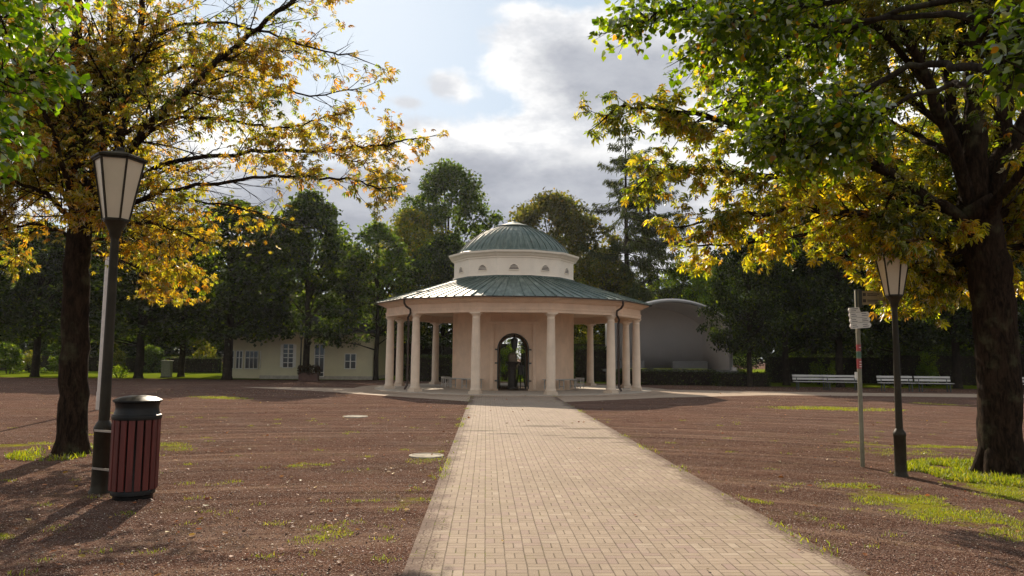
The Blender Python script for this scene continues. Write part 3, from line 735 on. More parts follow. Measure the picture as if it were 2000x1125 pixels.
# signpost
def signpost():
    o = empty('signpost', G(1685, 912), math.radians(8)); tag(o, 'slim signpost with white finger boards and stickers beside the right street lamp', 'signpost')
    MB().lathe([(.033, 0), (.033, 2.74), (.02, 2.76)], 14).build('post', M_post, o, smooth=True)
    # tan board reaching right, hung from the top
    b = MB(); b.prism([(.04, 2.52), (.53, 2.53), (.545, 2.62), (.53, 2.745), (.04, 2.735)], -.018, .018)
    bo = b.build('tan_board', M_signtan, o)
    t = MB()
    for z in (2.68, 2.58):
        t.box((.115, -.021, z), (.05, .004, .05))
        t.box((.27, -.021, z + .012), (.21, .004, .014)); t.box((.25, -.021, z - .014), (.17, .004, .012))
    t.build('lettering', M_inkd, bo)
    MB().box((.02, -.0, 2.62), (.10, .06, .28)).build('bracket', M_iron, o)
    # white finger boards, stacked and tilted a little
    def finger(z0, z1, tilt, pts, lines, y):
        M = Matrix.Rotation(tilt, 3, 'Y')
        f = MB(); f.prism(pts, y - .012, y + .012); f.v = [tuple(M @ Vector((v[0], v[1], v[2] - 2.4)) + Vector((0, 0, 2.4))) for v in f.v]
        fo = f.build('finger_board', M_sign, o)
        t = MB()
        for (x, z, w) in lines: t.box((x, y - .015, z), (w, .004, .011))
        t.v = [tuple(M @ Vector((v[0], v[1], v[2] - 2.4)) + Vector((0, 0, 2.4))) for v in t.v]
        t.build('lettering', M_ink, fo)
    tl = math.radians(-5)
    finger(0, 0, tl, [(-.165, 2.40), (-.18, 2.44), (-.165, 2.475), (0.0, 2.475), (.02, 2.40)], [(-.08, 2.455, .11), (-.10, 2.425, .08)], -.045)
    finger(0, 0, tl, [(-.165, 2.315), (-.18, 2.355), (-.165, 2.395), (.145, 2.395), (.165, 2.355), (.145, 2.315)], [(-.11, 2.37, .07), (-.10, 2.34, .09), (.07, 2.37, .08), (.08, 2.34, .10)], -.045)
    finger(0, 0, tl, [(-.165, 2.235), (-.18, 2.27), (-.165, 2.31), (.15, 2.31), (.175, 2.27), (.15, 2.235)], [(-.11, 2.285, .07), (-.10, 2.257, .09), (.07, 2.285, .08), (.08, 2.257, .10)], -.045)
    finger(0, 0, tl, [(-.165, 2.145), (-.185, 2.185), (-.165, 2.23), (.15, 2.23), (.178, 2.185), (.15, 2.145)], [(-.11, 2.20, .07), (-.10, 2.17, .09), (.07, 2.20, .08), (.08, 2.17, .10)], -.045)
    for z, h, mt in ((1.84, .10, M_red), (1.73, .09, M_green), (1.59, .15, M_red)):
        MB().lathe([(.0345, z - h / 2), (.0345, z + h / 2)], 14, close=False).build('sticker', mt, o)
    tt = MB()
    for z in (1.845, 1.62, 1.58, 1.545): tt.box((0, -.035, z), (.035, .003, .012))
    tt.build('sticker_print', M_sign, o)
    MB().box((-.055, 0, 1.41), (.05, .01, .10)).build('card', M_sign, o)
signpost()

# manholes
for px, py, r, lb in ((833, 891, .29, 'pale concrete manhole cover beside the left edge of the paving'), (694, 814, .34, 'pale manhole cover far out in the left gravel')):
    mb = MB(); mb.lathe([(r, 0.0), (r, .018), (r - .02, .022), (r - .05, .022), (r - .055, .014), (.01, .02)], 40, close=False)
    o = mb.build('manhole_cover', M_mh, loc=G(px, py)); tag(o, lb, 'manhole cover')

# ------------------------------------------------------------------ park benches
def park_bench():
    o = empty('park_bench')
    for z, y in ((.455, -.16), (.455, -.02), (.45, .12)):
        pass
    s = MB()
    for y in (-.20, -.07, .06): s.box((0, y, .45), (1.85, .105, .035))
    s.build('seat', M_bench, o)
    b = MB(); R_ = Matrix.Rotation(math.radians(-14), 3, 'X')
    for z, y in ((.60, .16), (.76, .20)): b.box((0, y, z), (1.85, .035, .11), M=R_)
    b.build('backrest', M_bench, o)
    for x in (-.72, 0.72):
        l = MB(); l.bar((x, -.22, 0), (x, -.20, .43), .05); l.bar((x, .10, 0), (x, .12, .43), .05); l.bar((x, .10, .40), (x, .235, .84), .045); l.bar((x, -.24, .42), (x, .14, .42), .045)
        l.build('leg', M_iron, o)
    return o
spots = [(1584, 757.5, -4, 'white slatted park bench nearest the bandshell, bright shrub behind its right end'), (1645, 758.5, -4, 'white park bench just left of the signpost'),
         (1751, 760.5, -3, 'white park bench partly hidden by the right street lamp pole'), (1825, 761.5, -3, 'white park bench with a bright green shrub behind it'),
         (1997, 763.5, -2, 'white park bench mostly cut off behind the big right trunk')]
b0 = park_bench()
for i, (px, py, r, lb) in enumerate(spots):
    o = b0 if i == 0 else copy_tree(b0)
    o.location = G(px, py + 4); o.rotation_euler = (0, 0, math.radians(r)); tag(o, lb, 'bench', 'park benches along the right edge')

# ------------------------------------------------------------------ bandshell
def bandshell():
    Y = 48.5; c = P(1306, 697, Y); c.z = 0
    o = empty('bandshell', c, math.radians(4)); tag(o, 'pale open bandshell with an arched roof right of the pavilion', 'bandshell')
    hw_ = 3.75; zst = .92
    def outline(w, zs, zt, n=20, z0=zst):
        # vertical jambs, segmental top
        rise = zt - zs; Rr = (w * w + rise * rise) / (2 * rise); pts = [(-w, z0)]
        for i in range(n + 1):
            x = -w + 2 * w * i / n; pts.append((x, zt - Rr + math.sqrt(Rr * Rr - x * x)))
        pts.append((w, z0)); return pts
    front = outline(hw_, 3.95, 5.30); back = outline(hw_ * .90, 3.9, 5.14)
    mid = outline(hw_ * .97, 3.93, 5.24)
    sh = MB(); n = len(front)
    L = [[(x, y, z) for x, z in pr] for pr, y in ((front, -1.0), (mid, 1.2), (back, 3.4))]
    vs = [v for r in L for v in r]
    fs = [(j * n + i, j * n + i + 1, (j + 1) * n + i + 1, (j + 1) * n + i) for j in range(2) for i in range(n - 1)]
    fs.append(tuple(2 * n + i for i in range(n)))
    sh.add(vs, fs); so = sh.build('shell', M_shell, o, smooth=True)
    md = so.modifiers.new('thick', 'SOLIDIFY'); md.thickness = .18; md.offset = 1
    rim = MB(); rim.tube([(x, -1.08, z) for x, z in front], .085, 8); rim.build('rim', M_shellrim, o, smooth=True)
    MB().box((0, .9, zst - .10), (8.0, 5.2, .16)).build('stage', M_shellrim, o)
    MB().box((0, 1.1, .40), (7.6, 4.6, .82)).build('stage_base', M_stone, o)
    for x, w in ((-2.3, 2.1), (1.9, 2.4)): MB().box((x, 1.6, 1.22), (w, .3, .5)).build('low_panel', M_shellrim, o)
    MB().box((hw_ + .12, -1.2, .55), (.22, .5, 1.1)).build('pier', M_shell, o)
bandshell()

# ------------------------------------------------------------------ house
def house():
    Y = 51.0; def_ = lambda px, py: P(px, py, Y)
    xl = P(508, 740, Y).x; xr = P(727, 740, Y).x; w = xr - xl
    o = empty('cream_house', (xl, Y, 0), math.radians(-1)); tag(o, 'low cream rendered house with tall white windows under the left trees', 'house')
    sc = Y / FOC
    def X(px): return (px - 508) * sc
    def Z(py): return (740 - py) * sc
    MB().box((w / 2, 3.5, 1.6), (w, 7, 3.2)).build('wall', M_house, o)
    MB().box((w / 2, 3.5, .12), (w + .08, 7.08, .24)).build('socle', M_sand, o)
    r = MB(); e = .4
    r.add([(-e, -e, 3.2), (w + e, -e, 3.2), (w + e, 7 + e, 3.2), (-e, 7 + e, 3.2), (2.6, 3.5, 5.2), (w - 2.6, 3.5, 5.2)], [(0, 1, 5, 4), (1, 2, 5), (2, 3, 4, 5), (3, 0, 4), (3, 2, 1, 0)])
    r.build('roof', M_slate, o)
    def window(x0, x1, z0, z1, cols, rows, name='window', parent=o, y=0.0, door=False, vers=None):
        f = MB(); g = MB(); t = .055
        f.box(((x0 + x1) / 2, y - .03, z1 + t / 2), (x1 - x0 + 2 * t, .09, t)); f.box(((x0 + x1) / 2, y - .03, z0 - t / 2), (x1 - x0 + 2 * t, .12, t))
        for x in (x0 - t / 2, x1 + t / 2): f.box((x, y - .03, (z0 + z1) / 2), (t, .09, z1 - z0))
        for i in range(1, cols):
            x = x0 + (x1 - x0) * i / cols; f.box((x, y - .04, (z0 + z1) / 2), (.07 if cols == 2 else .04, .05, z1 - z0))
        for z in rows: f.box(((x0 + x1) / 2, y - .035, z0 + (z1 - z0) * z), (x1 - x0, .045, .05))
        fo = f.build(name, M_housetrim, parent)
        g.box(((x0 + x1) / 2, y - .006, (z0 + z1) / 2), (x1 - x0, .012, z1 - z0)); g.build('pane', M_glass, fo)
        return fo
    window(X(552), X(571), Z(717), Z(673), 2, (.2, .42, .60, .8))
    window(X(614), X(631), Z(734), Z(673), 2, (.12, .6, .66), name='door')
    window(X(673), X(693), Z(718), Z(691), 2, (.5,))
    for px in (566 + 6.5, 546.5):
        sh = MB(); sh.box((X(px + 2), -.03, (Z(717) + Z(673)) / 2), (.16, .05, Z(673) - Z(717))); sh.build('shutter', M_housetrim, o)
    # low wing on the left with a glazed front and a dark flat roof
    x0 = X(426) ; MB().box(((x0 - .02) / 2, 3.0, 1.45), (-x0 - .02, 4.4, 2.9)).build('wing_wall', M_house, o)
    MB().box((x0 / 2 - .1, 2.9, 3.02), (-x0 + .5, 5.2, .22)).build('wing_roof', M_flatroof, o)
    for a, b, c in ((452, 463, 2), (470, 494, 3), (500, 507, 1)):
        window(X(a), X(b), Z(720) , Z(687), c, (.62,), y=.80)
    window(X(434), X(446), Z(720), Z(687), 2, (.62,), y=.80)
house()

def cabinet():
    p = G(325, 737); o = empty('utility_cabinet', p); tag(o, 'grey green utility cabinet standing on the far left lawn', 'cabinet')
    MB().box((0, 0, .60), (.62, .42, 1.04)).build('body', M_cab, o, bevel=.01)
    MB().box((0, 0, 1.15), (.70, .50, .07)).build('top', M_cab, o, bevel=.01); MB().box((0, 0, .04), (.66, .46, .08)).build('base', M_stone, o)
cabinet()

# ------------------------------------------------------------------ foliage tools
def palette(rs, n, cols, w, jitter=.18):
    cols = np.array(cols); i = rs.choice(len(cols), n, p=np.array(w) / sum(w)); c = cols[i] * (1 + rs.randn(n, 1) * jitter) * (1 + rs.randn(n, 3) * jitter * .35)
    return np.clip(c, .004, .9)

class Tree:
    """a hand led tree: limbs are drawn to targets, twigs and leaves grow from them"""
    def __init__(s, seed): s.rs = np.random.RandomState(seed); s.w = MB(); s.lp = []; s.ld = []; s.segs = []
    def curve(s, pts, n):
        pts = [Vector(p) for p in pts]; P_ = [pts[0] * 2 - pts[1]] + pts + [pts[-1] * 2 - pts[-2]]; out = []
        for i in range(1, len(P_) - 2):
            for j in range(n):
                t = j / n; a, b, c, d = P_[i - 1], P_[i], P_[i + 1], P_[i + 2]
                out.append(0.5 * ((2 * b) + (c - a) * t + (2 * a - 5 * b + 4 * c - d) * t * t + (3 * b - a - 3 * c + d) * t ** 3))
        out.append(pts[-1]); return out
    def limb(s, pts, r0, r1, n=6, sides=10, wob=.03):
        c = s.curve(pts, n); m_ = len(c)
        for i in range(1, m_ - 1): c[i] = c[i] + Vector(s.rs.randn(3) * wob)
        rad = [r0 + (r1 - r0) * (i / (m_ - 1)) ** .8 for i in range(m_)]
        s.w.tube(c, rad, sides); return c, rad
    def grow(s, p, d, L, r, lvl, leafy=1.0, up=.02):
        rs = s.rs; n = max(3, int(L / .16)); st = L / n; pts = [p]; dirs = [d]
        for i in range(n):
            d = (d + Vector(rs.randn(3)) * (.11 + .04 * lvl) + Vector((0, 0, up - .02 * lvl))).normalized(); p = p + d * st; pts.append(p); dirs.append(d)
        s.w.tube(pts, [r * (1 - .75 * i / n) for i in range(n + 1)], 5 if lvl < 2 else 3, caps=False)
        if lvl < 2:
            m_ = int(L / (.24 if lvl == 0 else .20) + rs.rand())
            for q in range(m_):
                t = .12 + .86 * rs.rand(); i = int(t * n); s.grow(pts[i], s.side(dirs[i], .7), L * (.36 + .22 * rs.rand()) * (1.15 - .6 * t) + .1, r * .42, lvl + 1, leafy, up)
        if lvl >= 1:
            k_ = int(L / .13 * leafy + rs.rand())
            for q in range(k_):
                t = .25 + .75 * rs.rand(); i = min(n, int(t * n + .5)); s.lp.append(pts[i] + Vector(rs.randn(3)) * .05); s.ld.append(s.side(dirs[i], .9))
        for q in range(2 if lvl else 1):
            s.lp.append(pts[-1] + Vector(rs.randn(3)) * .03); s.ld.append((dirs[-1] + Vector(rs.randn(3)) * .5).normalized())
    def side(s, d, a):
        v = Vector(s.rs.randn(3)); v.z *= .45; v = (v - d * v.dot(d)).normalized(); return (d * math.cos(a * (.7 + .5 * s.rs.rand())) + v * math.sin(a)).normalized()
    def sprout(s, c, rad, spacing=.35, L=(1.0, 1.9), t0=.25, leafy=1.0):
        tot = sum((b - a).length for a, b in zip(c, c[1:])); n = int(tot / spacing)
        for q in range(n):
            t = t0 + (1 - t0) * (q + s.rs.rand()) / n; i = min(len(c) - 2, int(t * (len(c) - 1)))
            d = (c[i + 1] - c[i]).normalized(); LL = (L[0] + (L[1] - L[0]) * s.rs.rand()) * (1.15 - .55 * t)
            s.grow(c[i], s.side(d, .85), LL, max(.008, rad[i] * .35), 0, leafy)
        s.grow(c[-1], (c[-1] - c[-2]).normalized(), L[0], rad[-1], 0, leafy)
    def leaves(s, template, mat, root, sizes, colfn, keep=None, zs=(0.5, 2.3), upn=.6, name='crown'):
        p = np.array([tuple(v) for v in s.lp]); d = np.array([tuple(v) for v in s.ld])
        if keep is not None: k_ = keep(p); p, d = p[k_], d[k_]
        n = len(p); rs = s.rs; d[:, 2] -= .25; d += rs.randn(n, 3) * .25
        up_ = np.array([0, 0, 1.0]) + rs.randn(n, 3) * upn; sz = sizes[0] + (sizes[1] - sizes[0]) * rs.rand(n)
        V, F = scatter(*template, p, d, up_, sz, zs[0] + (zs[1] - zs[0]) * rs.rand(n))
        col = colfn(p, rs); col = np.repeat(col, len(template[0]), axis=0)
        print(root.name, 'leaves', n)
        return fastmesh(name, V - np.array(root.location)[None], F, mat, root, col)
    def wood(s, root, mat, name='trunk'):
        L = Vector(root.location); s.w.v = [(v[0] - L.x, v[1] - L.y, v[2] - L.z) for v in s.w.v]
        me = bpy.data.meshes.new(name); me.from_pydata(s.w.v, [], s.w.f); me.update(); me.polygons.foreach_set('use_smooth', [True] * len(me.polygons))
        o = bpy.data.objects.new(name, me); C.objects.link(o); me.materials.append(mat); o.parent = root; return o

def lownoise(p, sc, seed):
    rs = np.random.RandomState(seed); v = np.zeros(len(p))
    for i in range(6):
        k_ = rs.randn(3) * sc; v += np.sin(p @ k_ + rs.rand() * 6.28)
    return v / 3.0

def sunny(p, rs):          # the crown is thin where the low sun comes through to the lamp and bin
    g = p - np.array(sdir)[None] * (p[:, 2:3] / sdir.z); x, y = g[:, 0], g[:, 1]
    a = (x > -7.0) & (x < -1.0) & (y > 5.0) & (y < 8.6); return ~a | (rs.rand(len(p)) < .20)
CH = chestnut_leaf(); LI = linden_leaf()
# ---- left chestnut
def root_flare(T, base, r, n=7, spread=1.7):
    for i in range(n):
        a = 2 * math.pi * i / n + T.rs.rand() * .5
        d = Vector((math.cos(a), math.sin(a), 0))
        T.w.tube([base + Vector((0, 0, .55)) + d * r * .35, base + Vector((0, 0, .22)) + d * r * .75, base + Vector((0, 0, .02)) + d * r * 1.15, base + Vector((0, 0, -.12)) + d * r * spread], [r * .5, r * .42, r * .3, r * .12], 8)
def left_chestnut():
    b = G(140, 886); Y = b.y; T = Tree(11)
    root = empty('chestnut_tree', b); tag(root, 'autumn horse chestnut with thin golden leaves behind the left street lamp', 'tree')
    Q = lambda px, py, dy=0: P(px, py, Y + dy)
    root_flare(T, b, .21)
    c, r = T.limb([b + Vector((0, 0, -.1)), Q(142, 830), Q(145, 700), Q(148, 560), Q(156, 450)], .245, .19, 6, 16, .012)
    fork = Q(156, 450)
    limbs = []
    def L(pts, r0, r1, sp=.40, Ls=(.9, 1.7), t0=.25, leafy=1.0):
        k_ = .72 if r0 < .09 else .85
        c, r = T.limb(pts, r0 * k_, r1 * .7, 6, 9, .02); T.sprout(c, r, sp * .66, Ls, t0, leafy * 1.05); limbs.append((c, r))
    L([fork, Q(152, 330), Q(145, 180), Q(150, 40), Q(140, -140)], .20, .07, .36, (1.2, 2.1), .2)
    L([fork, Q(192, 300, .1), Q(205, 180, .1), Q(215, 60, .3), Q(230, -120, .4)], .13, .05, .36, (1.0, 1.9), .2)
    L([fork, Q(228, 290, -.2), Q(248, 160, -.3), Q(272, 60, -.3), Q(290, -130, -.2)], .14, .05, .36, (1.0, 1.9), .2)
    L([Q(160, 440), Q(252, 290, -.4), Q(345, 195, -.6), Q(450, 100, -.9), Q(560, 10, -1.1), Q(680, -70, -1.2)], .10, .035, .30, (.9, 1.7), .22, .8)
    # boughs to the right
    L([Q(160, 420), Q(300, 330, .3), Q(460, 300, .5), Q(640, 292, .7), Q(735, 285, .8), Q(800, 272, .8)], .075, .02, .30, (.6, 1.25), .15, .75)
    L([Q(215, 330, -.4), Q(330, 235, .1), Q(450, 235, .3), Q(560, 250, .5), Q(650, 225, .6)], .055, .015, .30, (.6, 1.2), .15, .75)
    L([Q(240, 200), Q(360, 130, .5), Q(470, 150, .8), Q(600, 185, .9), Q(690, 175, 1.0)], .05, .015, .30, (.6, 1.1), .15, .7)
    L([Q(260, 95), Q(360, 45, -.5), Q(480, 55, -.8), Q(600, 90, -1), Q(690, 110, -1)], .05, .015, .30, (.6, 1.1), .15, .7)
    L([Q(160, 440), Q(300, 380, -.3), Q(430, 355, -.4), Q(560, 345, -.3), Q(680, 350, -.2), Q(745, 368, -.2)], .06, .018, .27, (.5, 1.05), .15, .9)
    L([Q(640, 292, .7), Q(700, 320, .7), Q(740, 345, .7), Q(758, 365, .7)], .02, .01, .2, (.35, .6), .1, .9)
    L([Q(155, 450), Q(250, 395, .6), Q(370, 390, .8), Q(480, 410, .9), Q(570, 440, .9)], .05, .014, .18, (.6, 1.1), .15, 1.5)
    L([Q(155, 460), Q(230, 440, -.3), Q(310, 440, -.5), Q(380, 465, -.6)], .05, .014, .15, (.8, 1.4), .1, 1.7)
    L([Q(155, 470), Q(220, 470, .8), Q(300, 480, 1.3), Q(350, 520, 1.5)], .05, .014, .13, (.7, 1.2), .1, 1.9)
    L([Q(155, 470), Q(210, 500, 1.2), Q(260, 520, 2.2), Q(310, 545, 3.0)], .05, .014, .14, (.7, 1.1), .1, 1.9)
    # left side
    L([Q(150, 440), Q(90, 380, -.2), Q(20, 350, -.4), Q(-80, 330, -.5)], .07, .02, .24, (.9, 1.5), .1, 1.2)
    L([Q(150, 420), Q(100, 330, .5), Q(40, 240, .9), Q(-60, 180, 1.0)], .07, .02, .24, (.9, 1.6), .1, 1.2)
    L([Q(150, 470), Q(80, 440, .3), Q(0, 450, .5), Q(-100, 480, .5)], .055, .015, .22, (.8, 1.4), .1, 1.25)
    L([Q(150, 300), Q(90, 180, -.6), Q(20, 60, -1.0), Q(-60, -40, -1.2)], .07, .02, .28, (.9, 1.6), .1, 1.1)
    # towards and away from the viewer, and the top of the crown above the frame
    L([fork, P(200, 300, Y + 2), P(260, 150, Y + 3.6), P(300, 60, Y + 4.8)], .09, .025, .32, (1.0, 1.8), .2)
    L([fork, P(120, 330, Y + 2), P(60, 220, Y + 3.6), P(40, 120, Y + 4.6)], .09, .025, .30, (1.0, 1.8), .2, 1.1)
    L([fork, P(100, 250, Y - 1.5), P(20, 100, Y - 3)], .08, .025, .34, (1.0, 1.6), .3)
    L([fork, P(250, 380, Y + 1.8), P(330, 330, Y + 3.6), P(400, 330, Y + 4.8)], .08, .02, .3, (.9, 1.6), .2, 1.1)
    T.wood(root, M_bark)
    def col(p, rs):
        z = p[:, 2]; n1 = lownoise(p, 1.6, 5) + rs.randn(len(p)) * .5; c = np.empty((len(p), 3))
        A = palette(rs, len(p), [(.29, .195, .028), (.30, .135, .020), (.24, .19, .032), (.16, .080, .026)], [5, 1.7, 5, 2.4])
        B = palette(rs, len(p), [(.13, .14, .022), (.20, .17, .022), (.28, .17, .03), (.07, .095, .018)], [4, 3, 2, 2])
        return np.where((n1 > -.05)[:, None], A, B)
    T.leaves(CH, M_chest, root, (.058, .102), col, keep=lambda p: sunny(p, T.rs) & (lownoise(p, 2.6, 40) + T.rs.randn(len(p)) * .3 > -.50 + .13 * np.clip(p[:, 2] - 5, 0, 4)))
left_chestnut()

SP = G(1685, 912)
def right_chestnut():
    b = G(1954, 925); Y = b.y; T = Tree(23)
    root = empty('chestnut_tree', b); tag(root, 'big dark trunked horse chestnut with dense yellow and green leaves at the right edge', 'tree')
    Q = lambda px, py, dy=0: P(px, py, Y + dy)
    root_flare(T, b, .27)
    T.limb([b + Vector((0, 0, -.1)), Q(1955, 870), Q(1950, 740), Q(1942, 600), Q(1925, 480), Q(1900, 400)], .29, .29, 6, 20, .015)
    f = Q(1915, 450); f2 = Q(1900, 400)
    def L(pts, r0, r1, sp=.34, Ls=(.9, 1.6), t0=.2, leafy=1.2):
        c, r = T.limb(pts, r0, r1, 6, 10, .02); T.sprout(c, r, sp * .7, Ls, t0, leafy * 1.6)
    L([f2, Q(1905, 250), Q(1900, 100), Q(1905, -100)], .21, .09, .42, (1.0, 1.9), .62)
    L([f2, Q(1865, 250, .3), Q(1848, 120, .5), Q(1835, -80, .6)], .13, .06, .4, (1.0, 1.8), .62)
    L([f, Q(1850, 260, -.3), Q(1815, 170, -.5), Q(1770, 60, -.6), Q(1730, -80, -.6)], .11, .05, .4, (1.0, 1.8), .62)
    L([f, Q(1955, 300, .2), Q(1962, 150, .3), Q(1968, -60, .4)], .19, .08, .42, (1.0, 1.8), .62)
    L([f, Q(1990, 250, -.2), Q(2040, 80, -.3), Q(2080, -80, -.3)], .12, .05, .4, (1.0, 1.8), .62)
    # long boughs to the left
    L([f, Q(1800, 380, -.2), Q(1700, 320, -.4), Q(1560, 275, -.6), Q(1420, 240, -.7), Q(1300, 215, -.8), Q(1205, 212, -.8)], .11, .02, .27, (.5, 1.05), .2, 1.2)
    L([f, Q(1790, 400, .3), Q(1680, 370, .5), Q(1540, 350, .7), Q(1420, 335, .8), Q(1320, 330, .8), Q(1275, 345, .8)], .09, .018, .25, (.55, 1.05), .15, 1.25)
    L([f, Q(1790, 440, -.3), Q(1680, 420, -.5), Q(1560, 410, -.6), Q(1440, 420, -.6), Q(1350, 440, -.6)], .08, .016, .23, (.5, 1.0), .1, 1.35)
    L([f, Q(1820, 450, .6), Q(1720, 450, .9), Q(1600, 455, 1.1), Q(1480, 470, 1.2), Q(1370, 480, 1.2)], .07, .016, .22, (.5, .95), .1, 1.4)
    L([Q(1910, 480), Q(1830, 500, .2), Q(1740, 505, .3), Q(1650, 500, .2)], .06, .014, .2, (.55, 1.0), .1, 1.4)
    L([Q(1912, 500), Q(1850, 530, .7), Q(1790, 560, 1.3), Q(1740, 575, 1.8)], .05, .012, .18, (.5, .9), .1, 1.4)
    L([Q(1912, 500), Q(1870, 540, 1.2), Q(1830, 570, 1.8), Q(1790, 590, 2.2)], .05, .012, .18, (.5, .9), .1, 1.4)
    L([Q(1880, 440, -.3), Q(1810, 465, -.9), Q(1745, 478, -1.1)], .03, .008, .2, (.3, .5), .35, 1.0)
    L([Q(1690, 330), Q(1600, 200, .3), Q(1500, 150, .5), Q(1420, 140, .5)], .05, .015, .27, (.6, 1.2), .1, 1.2)
    L([Q(1850, 260), Q(1740, 160, .5), Q(1640, 90, .9), Q(1540, 40, 1.0), Q(1440, 10, 1.0)], .06, .015, .27, (.7, 1.3), .1, 1.2)
    L([Q(1860, 300), Q(1760, 250, 1.0), Q(1650, 200, 1.6), Q(1540, 200, 2.0)], .06, .015, .27, (.7, 1.3), .1, 1.2)
    L([Q(1840, 200), Q(1720, 60, -.7), Q(1620, -20, -1.0)], .06, .02, .3, (.8, 1.4), .1, 1.2)
    # right side and round the back
    L([f, Q(1980, 400, .3), Q(2060, 380, .5), Q(2180, 360, .6)], .09, .02, .3, (.8, 1.4), .1, 1.2)
    L([Q(1915, 500), Q(1980, 480, .5), Q(2060, 500, .8), Q(2150, 540, .8)], .06, .015, .24, (.7, 1.2), .1, 1.3)
    L([f, P(1860, 380, Y + 1.8), P(1800, 330, Y + 3.4), P(1760, 330, Y + 5)], .09, .02, .28, (.9, 1.6), .15, 1.2)
    L([f, P(1900, 330, Y + 1.8), P(1900, 230, Y + 3.6), P(1900, 180, Y + 5)], .09, .02, .28, (.9, 1.6), .15, 1.2)
    L([f, P(1780, 420, Y + 1.5), P(1650, 400, Y + 3), P(1540, 400, Y + 4.2)], .08, .02, .26, (.8, 1.5), .15, 1.25)
    L([f, P(1950, 420, Y + 1.8), P(1980, 400, Y + 3.6)], .08, .02, .26, (.9, 1.5), .15, 1.25)
    0 and L([f, P(1900, 200, Y - 1.5), P(1850, 0, Y - 2.8)], .08, .03, .34, (.9, 1.5), .3, 1.0)
    L([f, P(2050, 250, Y - 1.4), P(2150, 100, Y - 2.6)], .08, .03, .34, (.9, 1.5), .3, 1.0)
    T.wood(root, M_bark)
    def col(p, rs):
        z = p[:, 2]; n1 = lownoise(p, 1.7, 9) + rs.randn(len(p)) * .55 - (z - 3.6) * .34
        A = palette(rs, len(p), [(.36, .26, .022), (.34, .16, .018), (.28, .27, .026), (.16, .08, .02)], [5, 1.0, 7, 1.2])
        B = palette(rs, len(p), [(.10, .12, .016), (.17, .16, .02), (.24, .17, .024), (.05, .07, .012)], [4, 3, 2, 2.5])
        return np.where((n1 > 0.0)[:, None], A, B)
    T.leaves(CH, M_chest, root, (.075, .12), col, keep=lambda p: ~((p[:, 2] < 2.9) & (p[:, 0] > SP.x - .35) & (p[:, 0] < SP.x + .62) & (p[:, 1] < SP.y + .25)) & ~((p[:, 2] > 3.7) & (p[:, 0] > 5.3) & (p[:, 1] < Y - .1)) | (T.rs.rand(len(p)) < .34))
right_chestnut()

# ---- lindens whose boughs hang into the frame from the sides
def linden_right():
    b = Vector((8.6, 4.2, 0)); T = Tree(31); root = empty('linden_tree', b); tag(root, 'linden tree with fresh green leaves hanging in from the upper right', 'tree')
    T.limb([b + Vector((0, 0, -.1)), b + Vector((0, .1, 1.8)), b + Vector((-.1, .2, 3.4)), b + Vector((0, .2, 8))], .26, .10, 6, 14, .02)
    a = b + Vector((-.1, .2, 3.2)); t = b + Vector((-.05, .2, 4.5))
    def L(pts, r0, r1, sp=.22, Ls=(.5, .95), t0=.3, leafy=1.1):
        c, r = T.limb(pts, r0, r1, 6, 8, .02); T.sprout(c, r, sp * .8, Ls, t0, leafy * 1.3)
    L([a, P(2050, 150, 6.5), P(1800, 130, 8.0), P(1660, 190, 8.4), P(1560, 240, 8.5), P(1500, 270, 8.5)], .06, .012, t0=.62)
    L([a, P(2050, 170, 6.2), P(1850, 170, 7.4), P(1720, 220, 7.8), P(1620, 265, 8)], .05, .012, t0=.68)
    L([t, P(2050, 20, 7), P(1800, 30, 8.6), P(1600, 50, 9), P(1450, 70, 9.2), P(1370, 95, 9.2)], .06, .012, t0=.55)
    L([t, P(2000, -60, 7), P(1750, -40, 8.6), P(1500, -10, 9.2), P(1320, 20, 9.4), P(1220, 50, 9.4)], .06, .012, .20, (.45, .8), t0=.5)
    L([t, P(1900, 0, 8), P(1650, 60, 9.4), P(1500, 130, 9.8), P(1420, 200, 9.8)], .05, .012, t0=.45)
    L([t, P(1950, -30, 7), P(1700, -10, 8), P(1500, 20, 8.4), P(1400, 40, 8.4)], .05, .012, t0=.55)
    L([t, P(2100, 40, 5.5), P(2010, 90, 5.6), P(1970, 120, 5.6)], .04, .01, .16, (.3, .5))
    for i in range(9):
        an = i * .7; e = t + Vector((math.cos(an) * 2.6, math.sin(an) * 2.4, 1.2 + (i % 3) * 1.4))
        if e.x < b.x - 1.0 and e.y > b.y: continue
        L([t, t.lerp(e, .5) + Vector((0, 0, .4)), e], .06, .02, .34, (.7, 1.2), .3, .8)
    T.wood(root, M_bark2)
    T.leaves(LI, M_lind, root, (.055, .088), lambda p, rs: palette(rs, len(p), [(.062, .095, .006), (.115, .155, .010), (.030, .050, .005), (.22, .22, .03), (.22, .10, .03)], [5, 4, 4, 1.5, .3]), upn=.8)
linden_right()
